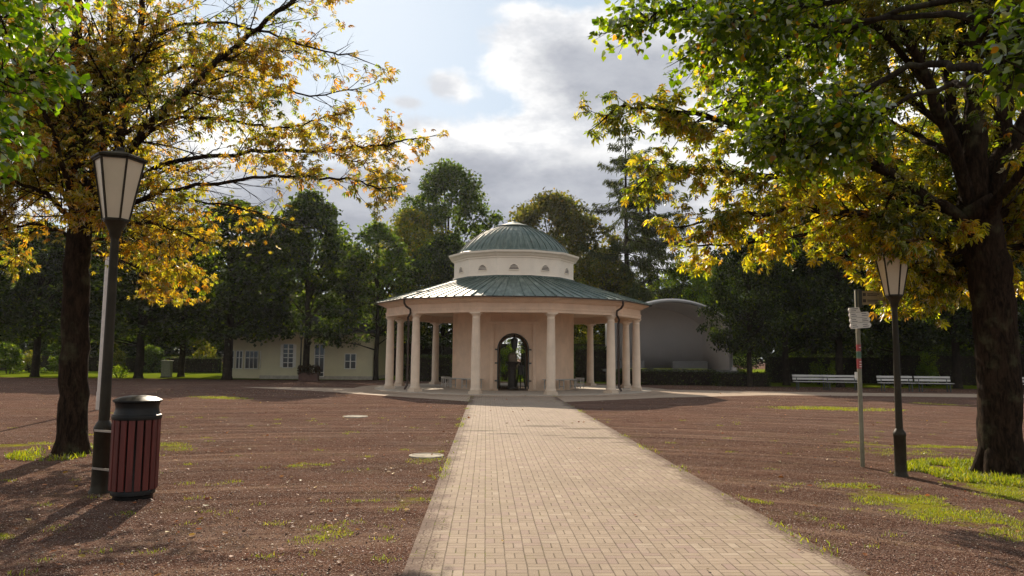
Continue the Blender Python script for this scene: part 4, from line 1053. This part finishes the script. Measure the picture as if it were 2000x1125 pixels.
def linden_left():
    b = Vector((-7.2, 4.6, 0)); T = Tree(37); root = empty('linden_tree', b); tag(root, 'linden tree whose green leaves hang in at the upper left edge', 'tree')
    T.limb([b + Vector((0, 0, -.1)), b + Vector((0, .1, 1.8)), b + Vector((.1, .2, 3.4)), b + Vector((0, .2, 7.5))], .24, .09, 6, 14, .02)
    a = b + Vector((.1, .2, 3.2)); t = b + Vector((.05, .2, 4.5))
    def L(pts, r0, r1, sp=.24, Ls=(.4, .75), t0=.3, leafy=1.0):
        c, r = T.limb(pts, r0, r1, 6, 8, .02); T.sprout(c, r, sp * .8, Ls, t0, leafy * 1.3)
    L([a, P(-150, 180, 6.2), P(-50, 160, 7), P(30, 150, 7.4), P(90, 130, 7.6)], .04, .01)
    L([t, P(-150, 40, 6.2), P(-40, 30, 7), P(50, 30, 7.6)], .04, .01)
    L([a, P(-150, 260, 6.0), P(-60, 250, 6.8), P(10, 260, 7.2)], .04, .01)
    L([t, P(-100, -60, 6.6), P(20, -40, 7.4), P(120, -10, 8)], .04, .01)
    for i in range(8):
        an = i * .8; e = t + Vector((math.cos(an) * 2.0, math.sin(an) * 2.0, 1.0 + (i % 3) * 1.3))
        if e.x > b.x + .8: continue
        L([t, t.lerp(e, .5) + Vector((0, 0, .4)), e], .06, .02, .34, (.7, 1.2), .3, .8)
    T.wood(root, M_bark2)
    T.leaves(LI, M_lind, root, (.055, .088), lambda p, rs: palette(rs, len(p), [(.08, .135, .014), (.12, .17, .018), (.045, .085, .010), (.19, .20, .03)], [5, 3, 4, 1]), upn=.8)
linden_left()

# ------------------------------------------------------------------ trees further off
def crown_points(rs, prof, zb, zt, R_, nclump, nper, clump_r, inner=.5, lobes=.22, seed=0):
    """clumps spread through a crown whose radius over height follows prof"""
    t = rs.rand(nclump) ** .9; a = rs.rand(nclump) * 2 * math.pi
    pr = np.interp(t, [q[0] for q in prof], [q[1] for q in prof])
    f = 1 + lobes * np.sin(a * 3 + t * 9 + seed) + lobes * .8 * np.sin(a * 5 - t * 14 + seed * 2) + rs.randn(nclump) * .07
    rr = R_ * pr * f * (inner + (1 - inner) * np.sqrt(rs.rand(nclump)))
    c = np.stack([rr * np.cos(a), rr * np.sin(a), zb + (zt - zb) * t], 1)
    cr = clump_r * (.6 + .8 * rs.rand(nclump))
    off = norm(rs.randn(nclump, nper, 3)) * (rs.rand(nclump, nper, 1) ** .45); off[..., 2] *= .62
    p = c[:, None] + off * cr[:, None, None]
    return c, p.reshape(-1, 3), np.repeat(np.arange(nclump), nper)
ROUND = [(0, .66), (.08, .72), (.25, .96), (.45, 1.0), (.65, .88), (.82, .62), (.93, .36), (1, .08)]
CONE = [(0, .75), (.06, .92), (.2, 1.0), (.4, .97), (.6, .84), (.8, .60), (.93, .32), (1, .06)]
BROAD = [(0, .5), (.1, .85), (.3, 1.0), (.55, .97), (.75, .8), (.9, .5), (1, .15)]
PAL = dict(
    dark=([(.022, .034, .008), (.034, .050, .010), (.050, .070, .012), (.15, .18, .02)], [5, 5, 3, 1.3]),
    mid=([(.050, .080, .018), (.075, .105, .022), (.11, .13, .03), (.035, .055, .013)], [4, 4, 2, 3]),
    olive=([(.085, .080, .022), (.12, .10, .026), (.06, .065, .018), (.17, .12, .03)], [4, 3, 4, 1.5]),
    yellow=([(.14, .14, .025), (.20, .17, .028), (.085, .10, .02), (.26, .18, .03)], [4, 3, 3, 1]),
    bright=([(.16, .22, .025), (.22, .26, .03), (.11, .16, .022)], [4, 3, 3]))
def far_mesh(seed, H, hb, R_, prof, pal, nclump=420, nper=60, clump_r=.55, leaf=(.14, .24), lobes=.22, inner=.45, trunk_r=.2):
    rs = np.random.RandomState(seed)
    c, p, ci = crown_points(rs, prof, hb, H, R_, nclump, nper, clump_r, inner, lobes, seed)
    n = len(p); d = rs.randn(n, 3); d[:, 2] -= .35; up_ = np.array([0, 0, 1.]) + rs.randn(n, 3) * .7
    V, F = scatter(*LEAFQ, p, d, up_, leaf[0] + (leaf[1] - leaf[0]) * rs.rand(n))
    cl = palette(rs, n, *PAL[pal]); tone = (1 + rs.randn(nclump) * .30).clip(.35, 2)[ci][:, None]; cl = np.clip(cl * tone, .004, .9)
    crown = (V, F, np.repeat(cl, 4, axis=0))
    w = MB(); rnd = random.Random(seed); top = Vector((rnd.uniform(-.3, .3), rnd.uniform(-.3, .3), H * .82)); bp = Vector((0, 0, -.1))
    pts = [bp, Vector((0, 0, .25)), Vector((.04, .02, hb * .6)), Vector((.02, -.03, hb + .6)), top.lerp(Vector((0, 0, hb)), .5), top]
    w.tube(pts, [trunk_r * 1.5, trunk_r * 1.08, trunk_r, trunk_r * .85, trunk_r * .5, trunk_r * .15], 10)
    for i in range(22):
        e = Vector(c[rnd.randrange(nclump)]); z = hb * .8 + (e.z - hb) * .55; s_ = Vector((0, 0, min(z, H * .75)))
        w.tube([s_, s_.lerp(e, .5) + Vector((0, 0, .15)), e], [trunk_r * .35, trunk_r * .2, .015], 5)
    return crown, w
def far_tree(kind, x, y, meshes, label, cat='tree', group=None, s=(1, 1, 1), rz=0.0):
    root = empty(kind, (x, y, 0), rz); root.scale = s; tag(root, label, cat, group)
    (cm, wm) = meshes
    for nme, me in (('crown', cm), ('trunk', wm)):
        o = bpy.data.objects.new(nme, me); C.objects.link(o); o.parent = root
    return root
def bank(seed, mat=None, **kw):
    crown, w = far_mesh(seed, **kw); V, F, cl = crown
    o = fastmesh('crown', V, F, mat or M_far, None, cl, nper=4); me = o.data; bpy.data.objects.remove(o)
    o2 = w.build('trunk', M_bark2, smooth=True); me2 = o2.data; bpy.data.objects.remove(o2); return me, me2
B_row = [bank(101, H=11.0, hb=2.7, R_=3.3, prof=ROUND, pal='dark', nclump=300, nper=62, clump_r=.72, leaf=(.17, .30), trunk_r=.22, lobes=.26),
         bank(102, H=11.8, hb=2.6, R_=3.0, prof=CONE, pal='dark', nclump=300, nper=62, clump_r=.66, leaf=(.17, .30), trunk_r=.2, lobes=.26),
         bank(103, H=11.0, hb=2.5, R_=2.5, prof=CONE, pal='mid', nclump=230, nper=50, clump_r=.55, leaf=(.15, .27), trunk_r=.16, lobes=.3)]
B_tall = bank(104, H=19, hb=5, R_=4.6, prof=ROUND, pal='mid', nclump=330, nper=70, clump_r=.95, leaf=(.22, .38), lobes=.2, trunk_r=.35)
B_olive = bank(105, H=15, hb=4, R_=5.4, prof=BROAD, pal='olive', nclump=380, nper=70, clump_r=.95, leaf=(.22, .36), lobes=.16, trunk_r=.35)
B_yellow = bank(106, H=13, hb=3, R_=3.6, prof=ROUND, pal='yellow', nclump=260, nper=56, clump_r=.75, leaf=(.18, .30), trunk_r=.25)
B_bright = bank(107, H=8, hb=1.2, R_=3.0, prof=ROUND, pal='bright', nclump=260, nper=46, clump_r=.6, trunk_r=.14)
B_wood = [bank(108, H=13.5, hb=1.5, R_=4.6, prof=BROAD, pal='dark', nclump=460, nper=48, clump_r=.85, leaf=(.24, .40), trunk_r=.26),
          bank(109, H=12.5, hb=1.2, R_=4.4, prof=ROUND, pal='dark', nclump=460, nper=48, clump_r=.85, leaf=(.24, .40), trunk_r=.24)]

def gx(px, Y): return P(px, 700, Y).x
# the row under which the house stands: px, base distance, mesh, target height, target half width, label
near = [
    (70, 51, 0, 10.5, 3.6, 'dark leafy tree with a stout trunk at the far left of the lawn'),
    (272, 50, 1, 11.0, 3.9, 'dark tree with a leaning trunk left of the utility cabinet'),
    (445, 48.6, 0, 11.6, 4.3, 'broad dark tree with its trunk before the glazed wing of the cream house'),
    (598, 48.2, 1, 12.2, 3.3, 'tall pointed dark tree whose trunk stands beside the small distant lamp'),
    (735, 50.5, 2, 10.8, 2.7, 'slender loose tree between the cream house and the pavilion'),
]
for px, Y, i, H, R_, lb in near:
    h0, r0 = ((11.0, 3.3), (11.8, 3.0), (11.0, 2.5))[i]
    far_tree('park_tree', gx(px, Y), Y, B_row[i], lb, s=(R_ / r0, R_ / r0, H / h0), rz=px * .37)
far_tree('park_tree', gx(862, 54), 54, B_row[0], 'dark round tree directly behind the left half of the pavilion roof', s=(.86, .86, .94), rz=1.1)
far_tree('tall_tree', gx(868, 66), 66, B_tall, 'tallest round green tree rising left of the dome', s=(.94, .94, 1.0), rz=.4)
far_tree('tall_tree', gx(800, 62), 62, B_yellow, 'yellowish green tree in front of the tallest round tree', s=(1.05, 1.05, 1.06), rz=2.0)
far_tree('broad_tree', gx(1080, 64), 64, B_olive, 'broad olive brown tree rising right behind the dome', s=(.96, .96, 1.04), rz=.9)
far_tree('broad_tree', gx(1180, 60), 60, B_yellow, 'yellow green tree behind the right end of the pavilion roof', s=(.8, .8, .80), rz=.2)
far_tree('young_tree', gx(1335, 60), 60, B_bright, 'sunlit bright green young tree behind the bandshell roof', s=(1.1, 1.1, 1.15), rz=.3)
far_tree('young_tree', gx(1395, 56), 56, B_bright, 'bright green young tree right above the bandshell edge', s=(.9, .9, 1.1), rz=2.3)
for px, Y, i, sc_, lb in ((165, 55, 0, 1.0, 'dark tree in the second row behind the left chestnut trunk'), (355, 54, 1, .98, 'dark tree in the second row right of the utility cabinet'),
                     (520, 63, 1, 1.12, 'dark pointed tree behind the left end of the cream house roof'), (665, 64, 0, 1.0, 'dark tree behind the right end of the cream house roof'),
                     (1590, 53, 1, 1.0, 'dark tree in the second row between the two left benches'), (1700, 54, 0, 1.05, 'dark tree in the second row between the signpost and the right lamp'),
                     (1812, 53, 1, 1.0, 'dark tree in the second row behind the pointed bright shrub'), (1935, 52, 0, 1.05, 'dark tree in the second row behind the big right trunk'), (1400, 60, 0, .8, 'dark tree behind the right end of the bandshell'),
                     (-40, 52, 0, 1.0, 'dark tree just beyond the far left edge')):
    far_tree('park_tree', gx(px, Y), Y, B_row[i], lb, s=(1.1 * sc_, 1.1 * sc_, sc_), rz=px * .71)
right = [
    (1464, 44.5, 0, 9.0, 2.3, 'dark tree overhanging the right side of the bandshell'),
    (1535, 47, 1, 10.5, 3.0, 'dark tree behind the bench nearest the bandshell'),
    (1640, 45, 0, 10.5, 3.2, 'dark tree behind the white finger boards of the signpost'),
    (1752, 46, 1, 11.0, 3.2, 'dark tree behind the right street lamp pole'),
    (1868, 44.5, 0, 11.0, 3.4, 'dark tree between the last bench and the big right trunk'),
    (2000, 43, 0, 11.0, 3.4, 'dark tree behind the big trunk at the right edge'),
]
for px, Y, i, H, R_, lb in right:
    h0, r0 = ((11.0, 3.3), (11.8, 3.0), (11.0, 2.5))[i]
    far_tree('park_tree', gx(px, Y), Y, B_row[i], lb, s=(R_ / r0, R_ / r0, H / h0), rz=px * .53)
# wood behind: each tree its own
wl = [(-60, 66), (40, 70), (150, 64), (235, 72), (330, 66), (420, 70), (505, 66), (590, 72), (668, 70), (760, 74),
      (1120, 78), (1215, 80), (1320, 78), (1420, 72), (1500, 64), (1580, 70), (1660, 62), (1740, 68), (1820, 62), (1900, 66), (1985, 60), (2070, 62), (-150, 60), (2160, 58)]
WL = ['at the far left edge of the lawn', 'behind the stout far left trunk', 'seen past the left chestnut trunk', 'behind the slim pale pole', 'behind the utility cabinet',
      'behind the glazed wing of the cream house', 'behind the left corner of the cream house', 'behind the middle of the cream house', 'behind the right corner of the cream house', 'left of the pavilion columns',
      'right behind the olive brown tree', 'low behind the conifers', 'behind the bandshell roof', 'above the right edge of the bandshell', 'behind the white blossoming shrub', 'behind the first park bench',
      'behind the white finger boards', 'behind the right street lamp', 'behind the pointed bright shrub', 'left of the big right trunk', 'behind the big right trunk', 'beyond the big trunk at the right edge',
      'outermost beyond the left chestnut', 'outermost beyond the right chestnut']
rnd = random.Random(5)
for j, (px, Y) in enumerate(wl):
    lim = {0: .66, 1: .66, 2: .62, 3: .62, 4: .62, 5: .6, 6: .6, 7: .6, 8: .6, 9: .6, 14: .8, 15: .8, 16: .8, 17: .8, 18: .8, 19: .8, 20: .8, 22: .66, 10: .75, 11: .55, 12: .6, 13: .75}.get(j, 1.0)
    s_ = rnd.uniform(.9, 1.12) * 1.22; Y *= 1.24
    far_tree('woodland_tree', gx(px, Y), Y, B_wood[j % 2], 'dark woodland tree ' + WL[j], group='woodland trees behind the park', s=(s_, s_, s_ * lim), rz=rnd.uniform(0, 6.28))

# larches
def larch(seed, H, L0):
    rs = np.random.RandomState(seed); w = MB(); w.tube([(0, 0, -.1), (.05, 0, H * .4), (0, .05, H * .8), (0, 0, H)], [.30, .22, .09, .02], 8)
    pos = []; dr = []
    z = H * .22
    while z < H * .985:
        t = (z / H - .22) / .78; L = L0 * (1 - t) ** .62 * (.45 + .8 * rs.rand()) + .25
        for q in range(rs.randint(2, 5)):
            a = rs.rand() * 6.283; d = np.array([math.cos(a), math.sin(a), 0.0]); n = 9; pts = []
            LL = L * (.6 + .55 * rs.rand()); sag = rs.uniform(.10, .24)
            for i in range(n + 1):
                u = i / n; pts.append(np.array([0, 0, z]) + d * LL * u + np.array([0, 0, 1.0]) * (-sag * LL * math.sin(u * 2.2) + .10 * LL * u * u))
            w.tube([tuple(p) for p in pts], [.045 * (1 - t) + .012] * 1 + [(.045 * (1 - t) + .012) * (1 - .85 * i / n) for i in range(1, n + 1)], 4, caps=False)
            m_ = int(LL * 66)
            u = .12 + .88 * rs.rand(m_); ii = (u * n).astype(int).clip(0, n - 1); fr = (u * n - ii)[:, None]; A = np.array(pts)
            p = A[ii] * (1 - fr) + A[ii + 1] * fr; sd = np.cross(d, [0, 0, 1.0]); lat = rs.randn(m_, 1) * .24 * (1.2 - u[:, None])
            p = p + sd * lat + np.array([0, 0, -1.0]) * np.abs(rs.randn(m_, 1)) * .16
            pos.append(p); dd = np.tile(d * .5, (m_, 1)) + sd * np.sign(lat) * .5 + rs.randn(m_, 3) * .35; dd[:, 2] -= .8; dr.append(dd)
        z += .34 + .34 * rs.rand()
    p = np.concatenate(pos); d = np.concatenate(dr); n = len(p)
    V, F = scatter(*NEEDLE, p, d, rs.randn(n, 3), .25 + .25 * rs.rand(n))
    cl = palette(rs, n, [(.040, .052, .020), (.058, .072, .024), (.09, .095, .03)], [4, 4, 1])
    o = fastmesh('crown', V, F, M_needle, None, np.repeat(cl, 4, axis=0), nper=4); me = o.data; bpy.data.objects.remove(o)
    o2 = w.build('trunk', M_bark2, smooth=True); me2 = o2.data; bpy.data.objects.remove(o2); return me, me2
far_tree('conifer', gx(1224, 60), 60, larch(71, 20.8, 6.8), 'tall loose conifer right of the dome', s=(1, 1, 1))
far_tree('conifer', gx(1270, 64), 64, larch(72, 19.6, 6.0), 'second conifer close right of the tall loose one', s=(1, 1, 1), rz=1.0)

# ------------------------------------------------------------------ shrubs and hedges
def leafmass(name, pts_fn, n, leaf, pal, label, cat, kind=None, seed=1, loc=(0, 0, 0), group=None, stems=None):
    rs = np.random.RandomState(seed); p = pts_fn(rs, n); n = len(p)
    d = rs.randn(n, 3); up_ = np.array([0, 0, 1.]) + rs.randn(n, 3) * .8
    V, F = scatter(*LEAFQ, p, d, up_, leaf[0] + (leaf[1] - leaf[0]) * rs.rand(n)); cl = palette(rs, n, *PAL[pal])
    root = empty(name, loc); tag(root, label, cat, group, kind)
    fastmesh('foliage', V, F, M_far, root, np.repeat(cl, 4, axis=0), nper=4)
    w = MB()
    for i in range(7 if stems is None else stems):
        e = p[rs.randint(n)]; w.tube([(e[0] * .25, e[1] * .25, -.05), (e[0] * .6, e[1] * .6, e[2] * .5), tuple(e)], [.035, .025, .01], 5)
    w.build('stem', M_bark2, root); return root
HAZE = 1
def blobs(R_, H, zb=.1, m_=26, cr=.35):
    def f(rs, n):
        a = rs.rand(m_) * 6.283; r = R_ * np.sqrt(rs.rand(m_)); t = rs.rand(m_); c = np.stack([r * np.cos(a) * (1 - .5 * t), r * np.sin(a) * (1 - .5 * t), zb + t * (H - zb)], 1)
        o_ = norm(rs.randn(n, 3)) * rs.rand(n, 1) ** .5 * cr; return c[rs.randint(m_, size=n)] + o_
    return f
def hedgebox(L, W, H, a=0.0):
    def f(rs, n):
        u = rs.rand(n, 3) - .5; ax_ = rs.randint(3, size=n); s = np.sign(rs.randn(n)) * .5
        for q in range(3): u[ax_ == q, q] = s[ax_ == q] * (1 - .12 * rs.rand((ax_ == q).sum()))
        p = u * np.array([L, W, H]); p[:, 2] = np.abs(p[:, 2] + H / 2); p += rs.randn(n, 3) * .035
        return p
    return f
def hedge(name, px0, px1, Y, H, W, pal, label, seed, dens=420):
    x0, x1 = gx(px0, Y), gx(px1, Y); L = x1 - x0; o = leafmass(name, hedgebox(L, W, H), int(L * (W + 2 * H) * dens), (.05, .10), pal, label, 'hedge', seed=seed, loc=((x0 + x1) / 2, Y, 0), stems=0)
    for ch in list(o.children):
        if ch.name.startswith('stem'): bpy.data.objects.remove(ch)
    mb = MB(); mb.box((0, 0, H * .46), (L - .2, W - .2, H * .88)); mb.build('inner_twigs', M_bark2, o); return o
hedge('clipped_hedge', 1205, 1395, 46.2, .92, .8, 'dark', 'low dark clipped hedge running along the foot of the bandshell stage', 201)
hedge('clipped_hedge', 1398, 1500, 45.2, .82, .9, 'dark', 'dark hedge with a reddish middle right of the bandshell', 202)
hedge('clipped_hedge', 790, 884, 49.0, 1.7, .9, 'dark', 'dark tall hedge seen between the left pavilion columns', 203)
hedge('clipped_hedge', 1120, 1195, 50.5, 2.4, .9, 'dark', 'dark hedge seen between the right pavilion columns', 204)
hedge('garden_hedge', -80, 245, 68, 1.5, 1.2, 'dark', 'long dark hedge closing the lawn at the far left', 205, 160)
hedge('garden_hedge', 250, 430, 66, 1.4, 1.2, 'dark', 'dark hedge behind the utility cabinet', 206, 160)
hedge('garden_hedge', 1500, 1720, 52, 2.0, 1.2, 'dark', 'dark hedge behind the left pair of park benches', 207, 160)
hedge('garden_hedge', 1725, 2100, 50, 2.2, 1.2, 'dark', 'long dark hedge behind the right pair of park benches', 208, 160)
hedge('garden_hedge', 700, 1010, 60, 3.0, 1.2, 'dark', 'tall dark hedge far behind the pavilion', 209, 130)
hedge('garden_hedge', 1015, 1215, 58, 3.0, 1.2, 'dark', 'tall dark hedge between the pavilion and the bandshell', 210, 130)
def shrub(px, py, R_, H, pal, label, seed, n=2600, leaf=(.07, .13), name='shrub'):
    g = G(px, py); leafmass(name, blobs(R_, H), n, leaf, pal, label, 'shrub', seed=seed, loc=(g.x, g.y, 0))
shrub(1552, 745, 1.0, 2.7, 'bright', 'sunlit bright green shrub behind the first park bench', 301, 3600)
shrub(1600, 751, .6, 1.5, 'bright', 'low bright shrub between the two left benches', 302, 2200)
shrub(1632, 751, .55, 1.5, 'bright', 'small square bright shrub left of the signpost pole', 303, 2200)
shrub(1812, 754, .75, 2.1, 'bright', 'pointed bright green shrub behind the right pair of benches', 304, 2800)
shrub(232, 738, .45, .7, 'bright', 'small bright shoots at the foot of the leaning tree', 305, 500)
shrub(1412, 752, .5, .5, 'olive', 'small orange tinged plant before the stage hedge', 306, 500)
shrub(60, 728, 1.0, 1.6, 'yellow', 'light shrub deep in the left lawn', 307, 1500)
shrub(378, 722, 1.5, .9, 'mid', 'pale low shrub mass left of the cream house', 308, 2600)
shrub(420, 722, 1.0, .8, 'mid', 'low grey green shrub beside the glazed wing', 309, 1600)
shrub(988, 743, 1.5, 3.8, 'bright', 'bright green bush seen through the pavilion arch', 310, 4200)
shrub(118, 729, 1.3, 2.6, 'mid', 'tall green shrub deep between the two far left trunks', 311, 3600, (.10, .2))
shrub(215, 727, 1.4, 2.6, 'yellow', 'yellow green shrub behind the slim pale pole', 312, 3000, (.10, .2))
shrub(300, 728, 1.1, 2.2, 'mid', 'loose green shrub just left of the utility cabinet', 313, 2800, (.10, .2))
shrub(400, 728, 1.5, 3.0, 'yellow', 'tall light shrub between the cabinet and the house wing', 314, 3200, (.10, .2))
shrub(15, 730, 1.2, 2.2, 'mid', 'loose green shrub at the far left edge of the lawn', 315, 3000, (.10, .2))
def flowers():
    g = G(1440, 745); rs = np.random.RandomState(7); root = empty('flowering_shrub', (g.x, g.y, 0)); tag(root, 'shrub with many white blossoms right of the bandshell', 'shrub')
    n = 2400; p = np.stack([rs.randn(n) * .65, rs.randn(n) * .4, .5 + rs.rand(n) * 1.2], 1)
    V, F = scatter(*LEAFQ, p, rs.randn(n, 3), np.array([0, 0, 1.]) + rs.randn(n, 3) * .7, .06 + .08 * rs.rand(n)); fastmesh('foliage', V, F, M_far, root, np.repeat(palette(rs, n, *PAL['mid']), 4, axis=0), nper=4)
    n = 260; p = np.stack([rs.randn(n) * .7, -.3 + rs.randn(n) * .3, 1.25 + rs.rand(n) * .5], 1)
    V, F = scatter(*LEAFQ, p, rs.randn(n, 3), rs.randn(n, 3), .09 + .05 * rs.rand(n)); fastmesh('blossom', V, F, M_far, root, np.tile(np.array([[.8, .8, .7]]), (n * 4, 1)), nper=4)
flowers()
def planter():
    g = G(603, 744); o = empty('planter_box', (g.x, g.y, 0)); tag(o, 'dark planter with a reddish hedge beside the small distant lamp', 'planter')
    MB().box((0, 0, .25), (1.2, .5, .5)).build('box', M_hedge_wood, o)
    rs = np.random.RandomState(9); n = 1800; p = hedgebox(1.25, .5, .5)(rs, n); p[:, 2] += .42
    V, F = scatter(*LEAFQ, p, rs.randn(n, 3), rs.randn(n, 3), .06 + .06 * rs.rand(n)); fastmesh('foliage', V, F, M_far, o, np.repeat(palette(rs, n, [(.07, .03, .022), (.05, .04, .02)], [1, 1]), 4, axis=0), nper=4)
planter()

# ------------------------------------------------------------------ ground cover: grass, pebbles, fallen leaves
def in_path(p):
    c, s = math.cos(-PANG), math.sin(-PANG); x = (p[:, 0] - PC.x) * c - (p[:, 1] - PC.y) * s
    return np.abs(x) < hw - .05
def grass():
    rs = np.random.RandomState(3); P_ = []; Hs = []
    for (c, L, w, r, s_) in PATCHW:
        far = c.y; n = int(min(15000, 3.3 * L * w * (4200 if far < 12 else 2200 if far < 18 else 700) * s_))
        a = rs.rand(n) * 6.283; q = np.sqrt(rs.rand(n)) * (.85 + .3 * rs.rand(n)); u = q * np.cos(a) * L; v = q * np.sin(a) * w * 1.1
        x = c.x + u * math.cos(r) - v * math.sin(r); y = c.y + u * math.sin(r) + v * math.cos(r)
        p = np.stack([x, y, np.zeros(n)], 1); k_ = lownoise(p, 4.2, 77) + lownoise(p, 11.0, 78) * .7 > .05; p = p[k_]
        P_.append(p); Hs.append(np.full(len(p), .017 if far < 16 else .028) * (.5 + rs.rand(len(p))))
    # taller tufts at the foot of the trees and along the paving
    for cx, n, rr, h in ((G(1954, 925), 12000, .95, .055), (G(140, 886), 1500, .55, .06)):
        a = rs.rand(n) * 6.283; q = .35 + rr * np.sqrt(rs.rand(n)); p = np.stack([cx.x + q * np.cos(a), cx.y + q * np.sin(a), np.zeros(n)], 1)
        k_ = lownoise(p, 3.0, 79) > -.5; p = p[k_]; P_.append(p); Hs.append(h * (.4 + rs.rand(len(p))))
    for i in range(190):      # scattered tufts in the gravel
        y = 4.8 + 16 * rs.rand() ** 1.5; x = (rs.rand() * 2 - 1) * y * .72
        n = rs.randint(15, 60); p = np.stack([x + rs.randn(n) * .06, y + rs.randn(n) * .05, np.zeros(n)], 1)
        if in_path(p[:1])[0]: continue
        P_.append(p); Hs.append(.02 * (.4 + rs.rand(n)))
    for sx in (-1, 1):
        n = 2600; t = -13 + 34 * rs.rand(n); x = sx * (hw - .10 + np.abs(rs.randn(n)) * .10); c, s = math.cos(PANG), math.sin(PANG)
        p = np.stack([PC.x + x * c - t * s, PC.y + x * s + t * c, np.full(n, .004)], 1); k_ = lownoise(p, 1.8, 80 + sx) + .6 * lownoise(p, 7, 90 + sx) > .45; P_.append(p[k_]); Hs.append(.032 * (.4 + rs.rand(k_.sum())))
    p = np.concatenate(P_); h = np.concatenate(Hs); n = len(p)
    B = [(0, -.10, 0), (0, .10, 0), (.55, .07, .12), (.55, -.07, .12), (1.0, 0, .38)]
    d = rs.randn(n, 3) * .45; d[:, 2] = 1.0
    T3 = np.array(B); V, F = scatter(T3, [(0, 1, 2), (0, 2, 3), (3, 2, 4)], p, d, rs.randn(n, 3) + np.array([.01, 0, 0]), h * 1.3)
    cl = palette(rs, n, [(.17, .20, .016), (.25, .26, .02), (.33, .29, .03), (.11, .14, .014)], [4, 4, 2, 2])
    o = fastmesh('grass', V, F, M_grass, None, np.repeat(cl, 5, axis=0)); tag(o, 'short yellow green grass and moss growing through the gravel', 'grass', kind='stuff'); print('grass', n)
grass()
M_peb = leaf_material('pebbles', 0.0, 0.6, 0.02)
def pebbles():
    rs = np.random.RandomState(8); n = 95000; y = 3.6 + 15 * rs.rand(n) ** 1.8; x = (rs.rand(n) * 2 - 1) * (y * .76 + .3)
    p = np.stack([x, y, np.zeros(n)], 1); e = in_path(p); p = p[~e | (rs.rand(n) < .012)]; n = len(p)
    O = [(1, 0, 0), (0, 1, 0), (-1, 0, 0), (0, -1, 0), (0, 0, .75)]; F0 = [(0, 1, 4), (1, 2, 4), (2, 3, 4), (3, 0, 4)]
    a = rs.rand(n) * 6.28; f = np.stack([np.cos(a), np.sin(a), rs.randn(n) * .2], 1)
    sz = .0035 + .006 * rs.rand(n) ** 2 + (rs.rand(n) < .03) * .007; p[:, 2] = .003
    V, F = scatter(O, F0, p, f, np.array([0, 0, 1.]) + rs.randn(n, 3) * .25, sz)
    cl = palette(rs, n, [(.110, .056, .040), (.16, .092, .068), (.060, .034, .026), (.42, .33, .27)], [5, 4, 4, 1.3])
    o = fastmesh('gravel', V, F, M_peb, None, np.repeat(cl, 5, axis=0)); tag(o, 'loose red brown gravel stones', 'gravel', kind='stuff')
pebbles()
def fallen():
    rs = np.random.RandomState(12); P_ = []
    n = 3600; y = 4.6 + 13 * rs.rand(n) ** 1.4; x = (rs.rand(n) * 2 - 1) * y * .75; k_ = rs.rand(n) < np.where(x < -1, .6, np.where(x > 2.8, .45, .03)); P_.append(np.stack([x, y], 1)[k_])
    n = 2200; y = 18 + 24 * rs.rand(n); x = (rs.rand(n) * 2 - 1) * y * .72; P_.append(np.stack([x, y], 1))
    n = 1300; P_.append(np.stack([9 + 16 * rs.rand(n), 39.5 + 4.5 * rs.rand(n)], 1))
    n = 500; P_.append(np.stack([-16 + 8 * rs.rand(n), 30 + 4.5 * rs.rand(n)], 1))
    n = 260; a = rs.rand(n) * 6.28; P_.append(np.stack([PAV.x + 6.7 * np.sin(a) + rs.randn(n) * .25, PAV.y - 6.7 * np.cos(a) + rs.randn(n) * .25], 1))
    q = np.concatenate(P_); n = len(q); p = np.stack([q[:, 0], q[:, 1], np.full(n, .022)], 1)
    a = rs.rand(n) * 6.28; f = np.stack([np.cos(a), np.sin(a), rs.randn(n) * .12], 1)
    V, F = scatter([(0, 0, 0), (.3, -.28, .10), (.75, -.22, .05), (1, 0, .12), (.75, .22, .14), (.3, .28, .06), (.5, 0, -.02)], [(i, (i + 1) % 6, 6) for i in range(6)], p, f, np.array([0, 0, 1.]) + rs.randn(n, 3) * .35, (.022 + .055 * rs.rand(n) ** 2.2))
    cl = palette(rs, n, [(.26, .085, .022), (.32, .16, .03), (.15, .055, .025), (.36, .26, .06), (.34, .26, .18)], [4, 3, 5, 1.5, 2])
    o = fastmesh('fallen_leaves', V, F, M_dry, None, np.repeat(cl, 7, axis=0)); tag(o, 'dry orange and brown leaves fallen over the gravel', 'leaves', kind='stuff')
fallen()
S.cycles.max_bounces = 8; S.cycles.diffuse_bounces = 4; S.cycles.transmission_bounces = 6; S.cycles.glossy_bounces = 3
S.cycles.sample_clamp_indirect = 6.0

# ------------------------------------------------------------------ haze
hz, k, o = newmat('haze_air')
v = k.node('ShaderNodeVolumePrincipled'); v.inputs['Color'].default_value = (0.92, 0.94, 1.0, 1); v.inputs['Density'].default_value = 0.0001; v.inputs['Anisotropy'].default_value = 0.55
k.l.new(v.outputs[0], o.inputs['Volume'])
hb = MB(); hb.box((0, 240, 12.5), (720, 740, 27)); ho = hb.build('haze', hz); tag(ho, kind='stuff')
S.cycles.volume_bounces = 0
